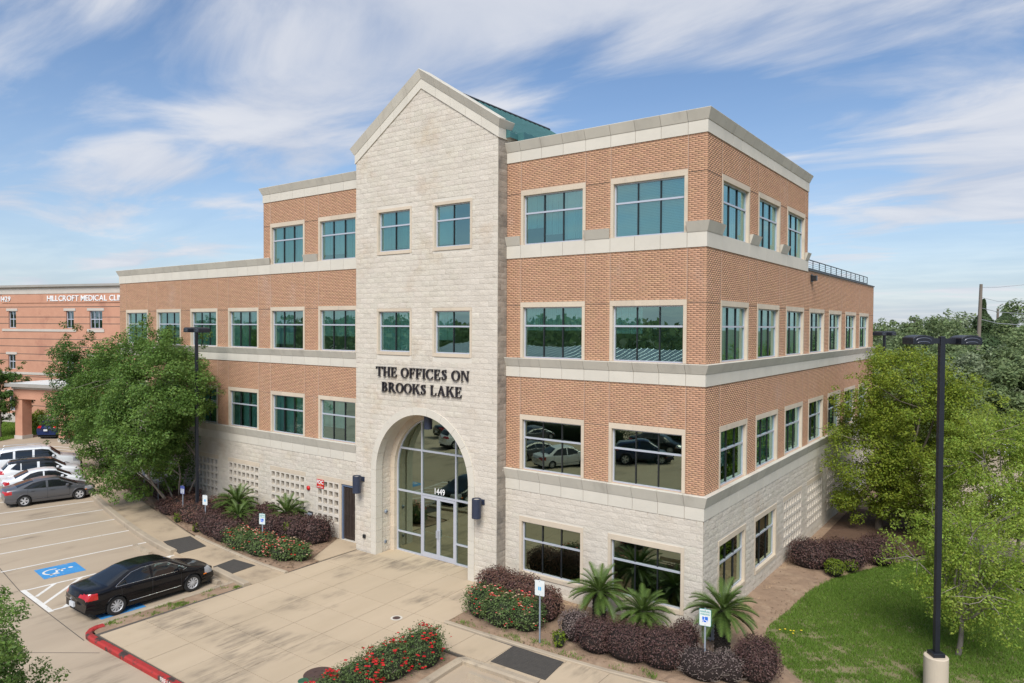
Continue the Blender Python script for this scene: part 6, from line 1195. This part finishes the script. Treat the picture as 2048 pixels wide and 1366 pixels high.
for s in (-1, 1): MB().lathe([(.0, -.12), (.06, -.12), (.065, -.02), (.04, 0)], 14, 'y', (s*.075, 0, 0)).obj('inlet', 'galvanised', t)
t = empty('wall_outlet', (-14.72, TOWY-.04, .15), label='small dark box low on the tower left of the arch', cat='outlet box'); bevel(MB().box(-.065, .065, -.05, .03, -.075, .075).obj('cover', 'frame_dark', t), .008); MB().box(-.04, .04, -.056, -.049, -.05, .05).obj('lid', 'black_trim', t)
t = empty('fire_strobe', (TC-AI-.03, .0, 1.2), label='small round fire alarm device on the left reveal of the arch', cat='alarm'); MB().lathe([(0, 0), (.085, 0), (.08, .05), (.04, .07), (0, .07)], 20, 'z').obj('housing', 'galvanised', t); t.children[0].rotation_euler = (0, PI/2, 0); MB().box(.05, .085, -.035, .035, -.03, .03).obj('lens', 'lamp_lens', t)
t = empty('wall_outlet', (TC-AI-.03, -.03, -.08), label='grey outlet box low on the left reveal of the arch', cat='outlet box'); bevel(MB().box(.0, .05, -.05, .05, -.065, .065).obj('cover', 'galvanised', t), .008); MB().box(.05, .056, -.03, .03, -.04, .04).obj('lid', 'lamp_lens', t)
t = empty('electric_box', (.30, -.12, GZ-.02), label='grey utility box at the foot of the building corner', cat='utility box'); bevel(MB().box(-.15, .15, -.12, .10, .08, .55).obj('cabinet', 'galvanised', t), .02); MB().box(-.07, .07, -.13, -.118, .18, .46).obj('window', 'black_trim', t); MB().tube([(.0, 0, 0), (0, 0, .1)], .03, 8).obj('conduit', 'galvanised', t); MB().tube([(.1, .02, .5), (.1, .02, .95)], .02, 8).obj('conduit', 'galvanised', t)
# parking signs on posts
def park_sign(label, x_, y_, top, rz, kind, w=.30, h=.46, zb=GZ):
    t = empty('parking_sign', (x_, y_, zb), rz, label=label, cat='sign', group='parking sign posts'); H_ = top-zb
    m = MB(); m.box(-.022, .022, -.0, .028, 0, H_+.02); m.obj('post', 'galvanised', t)
    if kind == 'bare': return t
    r_ = .03; z0, z1 = H_-h, H_; P = []
    for cx, cz, a0 in ((w/2-r_, z1-r_, 0), (-w/2+r_, z1-r_, 90), (-w/2+r_, z0+r_, 180), (w/2-r_, z0+r_, 270)):
        for k in range(4): a = R(a0+30*k); P.append((cx+r_*math.cos(a), cz+r_*math.sin(a)))
    if kind == 'reserved':
        MB().prism_y(P, -.014, -.006).obj('panel', 'sign_green', t, fix=True); c = np.mean(P, 0); Q = [tuple(c+(np.array(p)-c)*[.94, .96]) for p in P]; MB().prism_y(Q, -.0165, -.0145).obj('face', 'sign_white', t, fix=True)
        text_obj('lettering', 'RESERVED', .062, 'sign_green', t, (0, -.0175, H_-.095), (PI/2, 0, 0), .0008, .0015, 'CENTER', .95); text_obj('lettering', 'PARKING', .062, 'sign_green', t, (0, -.0175, H_-.165), (PI/2, 0, 0), .0008, .0015, 'CENTER', .95)
        s = .075; zc = H_-.285; MB().box(-s, s, -.019, -.017, zc-s, zc+s).obj('symbol_panel', 'sign_blue', t); q = .17
        for poly in stroke([(.34*math.cos(a), .34*math.sin(a)-.22) for a in [R(150)+R(230)*i/12 for i in range(13)]], [.10]*13)+stroke([(-.10, .24), (-.06, -.12), (.18, -.14), (.32, -.42), (.44, -.38)], [.10]*5)+[[(-.12+.10*math.cos(2*PI*i/8), .42+.10*math.sin(2*PI*i/8)) for i in range(8)]]:
            MB().add([(px*q, -.0205, zc+pz*q) for px, pz in poly], [tuple(range(len(poly)))]).obj('wheelchair_symbol', 'white_vinyl', t)
    elif kind == 'faded':
        MB().prism_y(P, -.014, -.006).obj('panel', 'sign_white', t, fix=True); zc = H_-.25
        for s in (-1, 1): MB().box(s*.028-.02, s*.028+.02, -.0165, -.0145, zc-.055, zc+.055).obj('symbol', 'faded_blue', t)
        for dz in (.05, H_-zc+.0): pass
    else:
        MB().prism_y(P, -.014, -.006).obj('panel', 'sign_navy', t, fix=True); zc = (z0+z1)/2; MB().box(-w*.40, w*.40, -.0165, -.0145, zc-h*.42, zc+h*.12).obj('face', 'sign_white', t)
        for k in range(3): MB().box(-w*.30, w*.30, -.018, -.0168, zc-h*.32+k*h*.15, zc-h*.25+k*h*.15).obj('print_line', 'sign_navy', t)
    for dz in (.035, h-.035): MB().lathe([(0, -.022), (.009, -.022), (.009, -.014), (0, -.014)], 8, 'y', (0, 0, H_-dz)).obj('bolt', 'rust_iron', t)
    return t
park_sign('white sign with faded blue mark on a grey post before the right roses', -3.79, -3.43, 1.42, R(8), 'faded', .32, .47)
park_sign('RESERVED PARKING wheelchair sign in front of the corner palm', 1.06, -2.53, 1.42, R(12), 'reserved', .32, .47)
park_sign('white wheelchair parking sign standing in the left roses', -17.95, -3.35, 1.18, R(18), 'reserved', .30, .46); park_sign('white parking sign behind the left purple hedge mass', -22.9, -3.0, 1.18, R(12), 'faded', .30, .46); park_sign('small blue and white sign in the broad left purple hedge', -25.5, -2.65, 1.2, R(8), 'navy', .30, .40)
for i, (x_, y_, tp, lb) in enumerate(((-29.6, -1.75, 1.2, 'grey sign post just left of the small blue sign'), (-31.7, -1.45, 1.2, 'grey sign post half hidden by leaves in the middle under the large tree'), (-33.4, -1.15, 1.2, 'grey sign post farthest left under the large tree'))): park_sign(lb, x_, y_, tp, 0, 'navy')
# ================================================================== clinic across the lot
pmat('clinic_brick', (0.50, 0.26, 0.17), (0.44, 0.22, 0.145), 1.0, 0.9, 0.2, 30, c3=(0.38, .18, .12), s3=.3); pmat('clinic_band', (0.50, 0.45, 0.40), (0.44, .40, .35), 1, .85); pmat('clinic_cap', (0.33, 0.31, 0.28), None, 1, .8); glassmat('clinic_glass', (.12, .25, .25), (.6, .8, .85), .25)
pmat('brick_tile', (0.50, 0.235, 0.15), (0.42, 0.185, 0.12), 3, .9)
CL = empty('clinic_building', (-66.598, 8.102, PZ), math.atan2(.29, .956), label='distant three storey orange brick clinic with white sign letters', cat='building')   # local x to the right along the facade, -y outward
def cbox(nm, mt, x0, x1, y0, y1, z0, z1, par=None):
    return box(nm, mt, par or CL, x0, x1, y0, y1, z0-PZ, z1-PZ)
cwin = [(-6.86, -5.85, 8.72, 10.37, 2), (.79, 1.78, 8.73, 10.36, 2), (3.76, 5.34, 8.71, 10.37, 3), (-6.95, -5.97, 4.7, 6.12, 2), (.79, 1.78, 4.7, 6.12, 2), (3.76, 5.34, 4.7, 6.12, 3), (-12, -10.4, 8.72, 10.37, 3), (-12, -10.4, 4.7, 6.12, 3), (-6.9, -5.9, .6, 2.4, 2), (9, 10.6, 8.72, 10.37, 3), (9, 10.6, 4.7, 6.12, 3)]
cm = MB(); us = sorted({-26.0, 26.0}|{v for w_ in cwin for v in w_[:2]})
for a, b in zip(us, us[1:]):
    m_ = (a+b)/2; cur = PZ
    for p, q in sorted((w_[2], w_[3]) for w_ in cwin if w_[0] < m_ < w_[1])+[(12.0, 12.0)]:
        if p > cur: cm.box(a, b, 0, .4, cur-PZ, p-PZ)
        cur = q
cm.obj('wall', 'clinic_brick', CL)
cbox('wall_core', 'interior', -25.9, 25.9, .9, 18, PZ, 12.3); cbox('side_wall', 'clinic_brick', -26, -25.6, .4, 18, PZ, 12); cbox('side_wall', 'clinic_brick', 25.6, 26, .4, 18, PZ, 12)
cbox('frieze', 'clinic_band', -26.1, 26.1, -.10, 18, 12.0, 12.65); cbox('coping', 'clinic_cap', -26.3, 26.3, -.35, 18.2, 12.652, 12.86); cbox('pilaster_panel', 'clinic_brick', 2.12, 25.9, -.07, -.001, 11.14, 11.999); cbox('sign_panel', 'clinic_brick', -7.68, 2.119, -.06, -.001, 11.14, 11.998)
for i, z in enumerate((9.78, 9.15, 7.67, 6.95, 6.2, 5.56, 10.75, 4.0, 3.3, 2.6, 1.9, 1.2)):
    for a, b in zip([-26]+sorted(w_[1] for w_ in cwin if w_[2]-.02 < z < w_[3]+.02), sorted(w_[0] for w_ in cwin if w_[2]-.02 < z < w_[3]+.02)+[26]): cbox('rustication_joint', 'dark_joint', a, b, -.006, .002, z-.03, z+.03)
cbox('sill_band', 'clinic_band', -7.72, 2.1, -.06, -.002, 8.39, 8.62); cbox('sill_band', 'clinic_band', 3.5, 5.6, -.06, -.002, 8.38, 8.66); cbox('sill_band', 'clinic_band', -26, 26, -.06, -.002, 4.2, 4.43); cbox('plinth', 'clinic_band', -26, 26, -.08, -.003, PZ, .35)
for x0, x1, z0, z1, nc in cwin:
    f = MB(); f.box(x0, x1, .12, .2, z0-PZ, z0-PZ+.06); f.box(x0, x1, .12, .2, z1-PZ-.06, z1-PZ); f.box(x0, x0+.06, .121, .2, z0-PZ, z1-PZ); f.box(x1-.06, x1, .121, .2, z0-PZ, z1-PZ); zm = z0+(z1-z0)*.52; f.box(x0, x1, .119, .2, zm-PZ-.04, zm-PZ+.04)
    for k in range(1, nc): f.box(x0+(x1-x0)*k/nc-.03, x0+(x1-x0)*k/nc+.03, .118, .2, z0-PZ, z1-PZ)
    W_ = f.obj('window', 'aluminium', CL)
    for k in range(nc):
        for p, q in ((z0, zm), (zm, z1)): MB().add([(x0+(x1-x0)*k/nc, .16, p-PZ), (x0+(x1-x0)*(k+1)/nc, .16, p-PZ), (x0+(x1-x0)*(k+1)/nc, .16, q-PZ), (x0+(x1-x0)*k/nc, .16, q-PZ)], [(0, 1, 2, 3)]).obj('pane', 'clinic_glass', W_)
    box('lintel', 'clinic_band', W_, x0-.25, x1+.25, -.06, .1, z1-PZ+.002, z1-PZ+.24)
def sans_line(sign, text, x0, x1, z, size, mat, y, depth=.02, bold=.008):
    ws = [(text_mesh(c, size, depth, bold) if c != ' ' else None) for c in text]; adv = []
    for me in ws:
        if me is None: adv.append((0, size*.28)); continue
        xs = [v_.co.x for v_ in me.vertices]; adv.append((min(xs), max(xs)-min(xs)+size*.075))
    sx = (x1-x0)/sum(a[1] for a in adv); x = x0
    for me, (mn, a) in zip(ws, adv):
        if me is not None: o = link('letter', me, mat, sign); o.location = (x-mn*sx, y, z); o.rotation_euler = (PI/2, 0, 0); o.scale = (sx, 1, 1)
        x += a*sx
CS = empty('clinic_sign', (-66.598, 8.102, 0), math.atan2(.29, .956), label='white letters HILLCROFT MEDICAL CLINIC with 1429 on the distant brick wall', cat='sign')
sans_line(CS, 'HILLCROFT MEDICAL CLINIC', -1.52, 8.75, 11.30, .74, 'white_vinyl', -.10); sans_line(CS, '1429', -7.75, -6.38, 11.30, .70, 'white_vinyl', -.10)
# canopy on brick piers before the clinic
CN = empty('entrance_canopy', (-61.2, 3.1, PZ), R(17), label='flat canopy on square brick piers in front of the clinic', cat='canopy'); 
for x_, y_ in ((0, 0), (5, 0)):
    p = MB().box(x_-.42, x_+.42, y_-.42, y_+.42, 0, 3.4).obj('pier', 'clinic_brick', CN); MB().box(x_-.47, x_+.47, y_-.47, y_+.47, 0, .3).obj('base', 'clinic_band', p)
MB().box(-.5, 5.5, -.5, 6, 3.4, 4.25).obj('beam', 'clinic_brick', CN); MB().box(-.6, 5.6, -.6, 6.1, 4.252, 4.45).obj('fascia', 'clinic_band', CN); MB().box(-.95, 5.95, -.95, 6.4, 4.452, 4.72).obj('cornice', 'clinic_cap', CN); MB().box(-.7, 5.7, -.7, 6.2, 4.722, 4.76).obj('roof_sheet', 'sign_white', CN)
for a, b in (((-57.4, 2.0), (-53.2, 3.4)), ((-55.4, 1.7), (-51.5, 3.0))): line(a, b, .12, parent=PK)
# utility poles with wires
pmat('pole_wood', (0.20, 0.165, 0.135), (0.15, .125, .10), 6, .95, .4, 20, stretch=(1, 1, .2)); pmat('wire', (0.25, 0.26, 0.28), None, 4, .6)
U1 = empty('utility_pole', (2.3, 83.4, -.9), label='tall leaning wooden utility pole above the far trees', cat='utility pole', group='utility poles'); MB().tube([(0, 0, 0), (.32, .5, 15.5)], [.30, .17], 10).obj('pole', 'pole_wood', U1)
U2 = empty('utility_pole', (2.6, 129.5, -.9), label='shorter distant utility pole at right with a braced arm', cat='utility pole', group='utility poles'); MB().tube([(0, 0, 0), (.1, .1, 13.5)], [.26, .18], 10).obj('pole', 'pole_wood', U2); MB().tube([(0, 0, 9.8), (1.6, 1.2, 11.2)], .07, 6).obj('brace', 'galvanised', U2); MB().tube([(1.6, 1.2, 11.2), (.2, 0, 5.2)], .05, 6).obj('brace', 'galvanised', U2); MB().box(-.1, 1.9, -.15, .15, 9.4, 9.7).obj('transformer_arm', 'galvanised', U2)
for z0, z1, r_ in ((15.1, 17.2, .022), (13.9, 13.2, .022), (12.6, 10.8, .035), (11.2, 9.3, .045)):
    s = 1.6; MB().tube([(.3, .4, z0), (2.0, 2.0, z0-.5 if z0 < 14.5 else z0+.05), (9, 8, (z0+z1)/2-.1), (26, 22, z1)], r_, 5, cap=False).obj('wire', 'wire', U1)
# ================================================================== cars seen through the trees and in the window reflections
RG = 'cars parked in the rear lot'
F_ = dict(FAST); F_['handle_mat'] = 'paint_silver'
S_1 = make_car(F_, 'paint_silver', 'parked_car', 'silver car half hidden by leaves in the rear lot', RG, chrome=False); park(S_1, 4.2, 55.5, 80, -.60)
def twin(o, x_, y_, hd, label, z=PZ, group=None):
    c = copy_tree(o); park(c, x_, y_, hd, z); c['label'] = label
    if group: c['group'] = group
    elif 'group' in c: del c['group']
    return c
twin(S_1, 7.6, 45.5, 80, 'silver roof of a car behind the lime tree at the right edge', -.60, RG); 
W_1 = [o for o in bpy.data.objects if o.get('label', '').startswith('small white sedan')][0]; W_2 = [o for o in bpy.data.objects if o.get('label', '').startswith('white crossover')][0]; B_1 = [o for o in bpy.data.objects if o.get('label', '').startswith('glossy black')][0]; G_1 = [o for o in bpy.data.objects if o.get('label', '').startswith('dark grey')][0]
twin(W_1, 8.4, 24, 95, 'white car glimpsed through the lime tree beyond the lawn', -.60, RG)
MG = 'cars mirrored in the front windows'
twin(W_1, -18.3, -20.5, 150, 'white car mirrored in the left second floor window right of the tower', PZ, MG); twin(G_1, -21.6, -21.5, 165, 'grey car mirrored at the left edge of the second floor window', PZ, MG); twin(NV, -14.6, -25.5, 120, 'dark blue car mirrored in the right second floor window', PZ, MG); twin(B_1, -15.8, -31, 100, 'black car mirrored at the top of the right second floor window', PZ, MG)
twin(W_2, -29, -22, 160, 'white crossover mirrored in the arch glazing', PZ, MG); twin(B_1, -33, -26, 160, 'black sedan mirrored high in the arch glazing', PZ, MG); twin(G_1, -26.0, -28.5, 160, 'grey sedan mirrored in the arch glazing behind the white crossover', PZ, MG)
# low building with ribbed metal roof across the lot, mirrored in the third floor windows
pmat('metal_roof', (0.42, 0.45, 0.46), (0.36, .39, .40), 2, .45, metal=.4); NB = empty('warehouse', (-52, -72, PZ), R(8), label='low building with ribbed metal roof mirrored in the third floor windows', cat='building')
MB().box(-24, 24, -8, 8, 0, 4.2).obj('wall', 'clinic_band', NB); rm = MB().prism([(-8.8, 0), (8.8, 0), (0, 2.6)], -25, 25); rm.v = [(z, x, y+4.2) for x, y, z in rm.v]; RF_ = rm.obj('roof', 'metal_roof', NB, fix=True)
for k in range(50):
    for s in (-1, 1): MB().tube([(-24.5+k, s*8.8, 4.24), (-24.5+k, 0, 6.84)], .05, 4).obj('rib', 'metal_roof', RF_)
shrub('green_hedge', 'clipped green hedge across the drive mirrored in the second floor windows', [(-24, -31, .0, 6, .8, .8, 5), (-12, -33, .0, 6, .8, .8, 5)], 'leaf_hedge', 6000, .14, 'shrub_core_green')
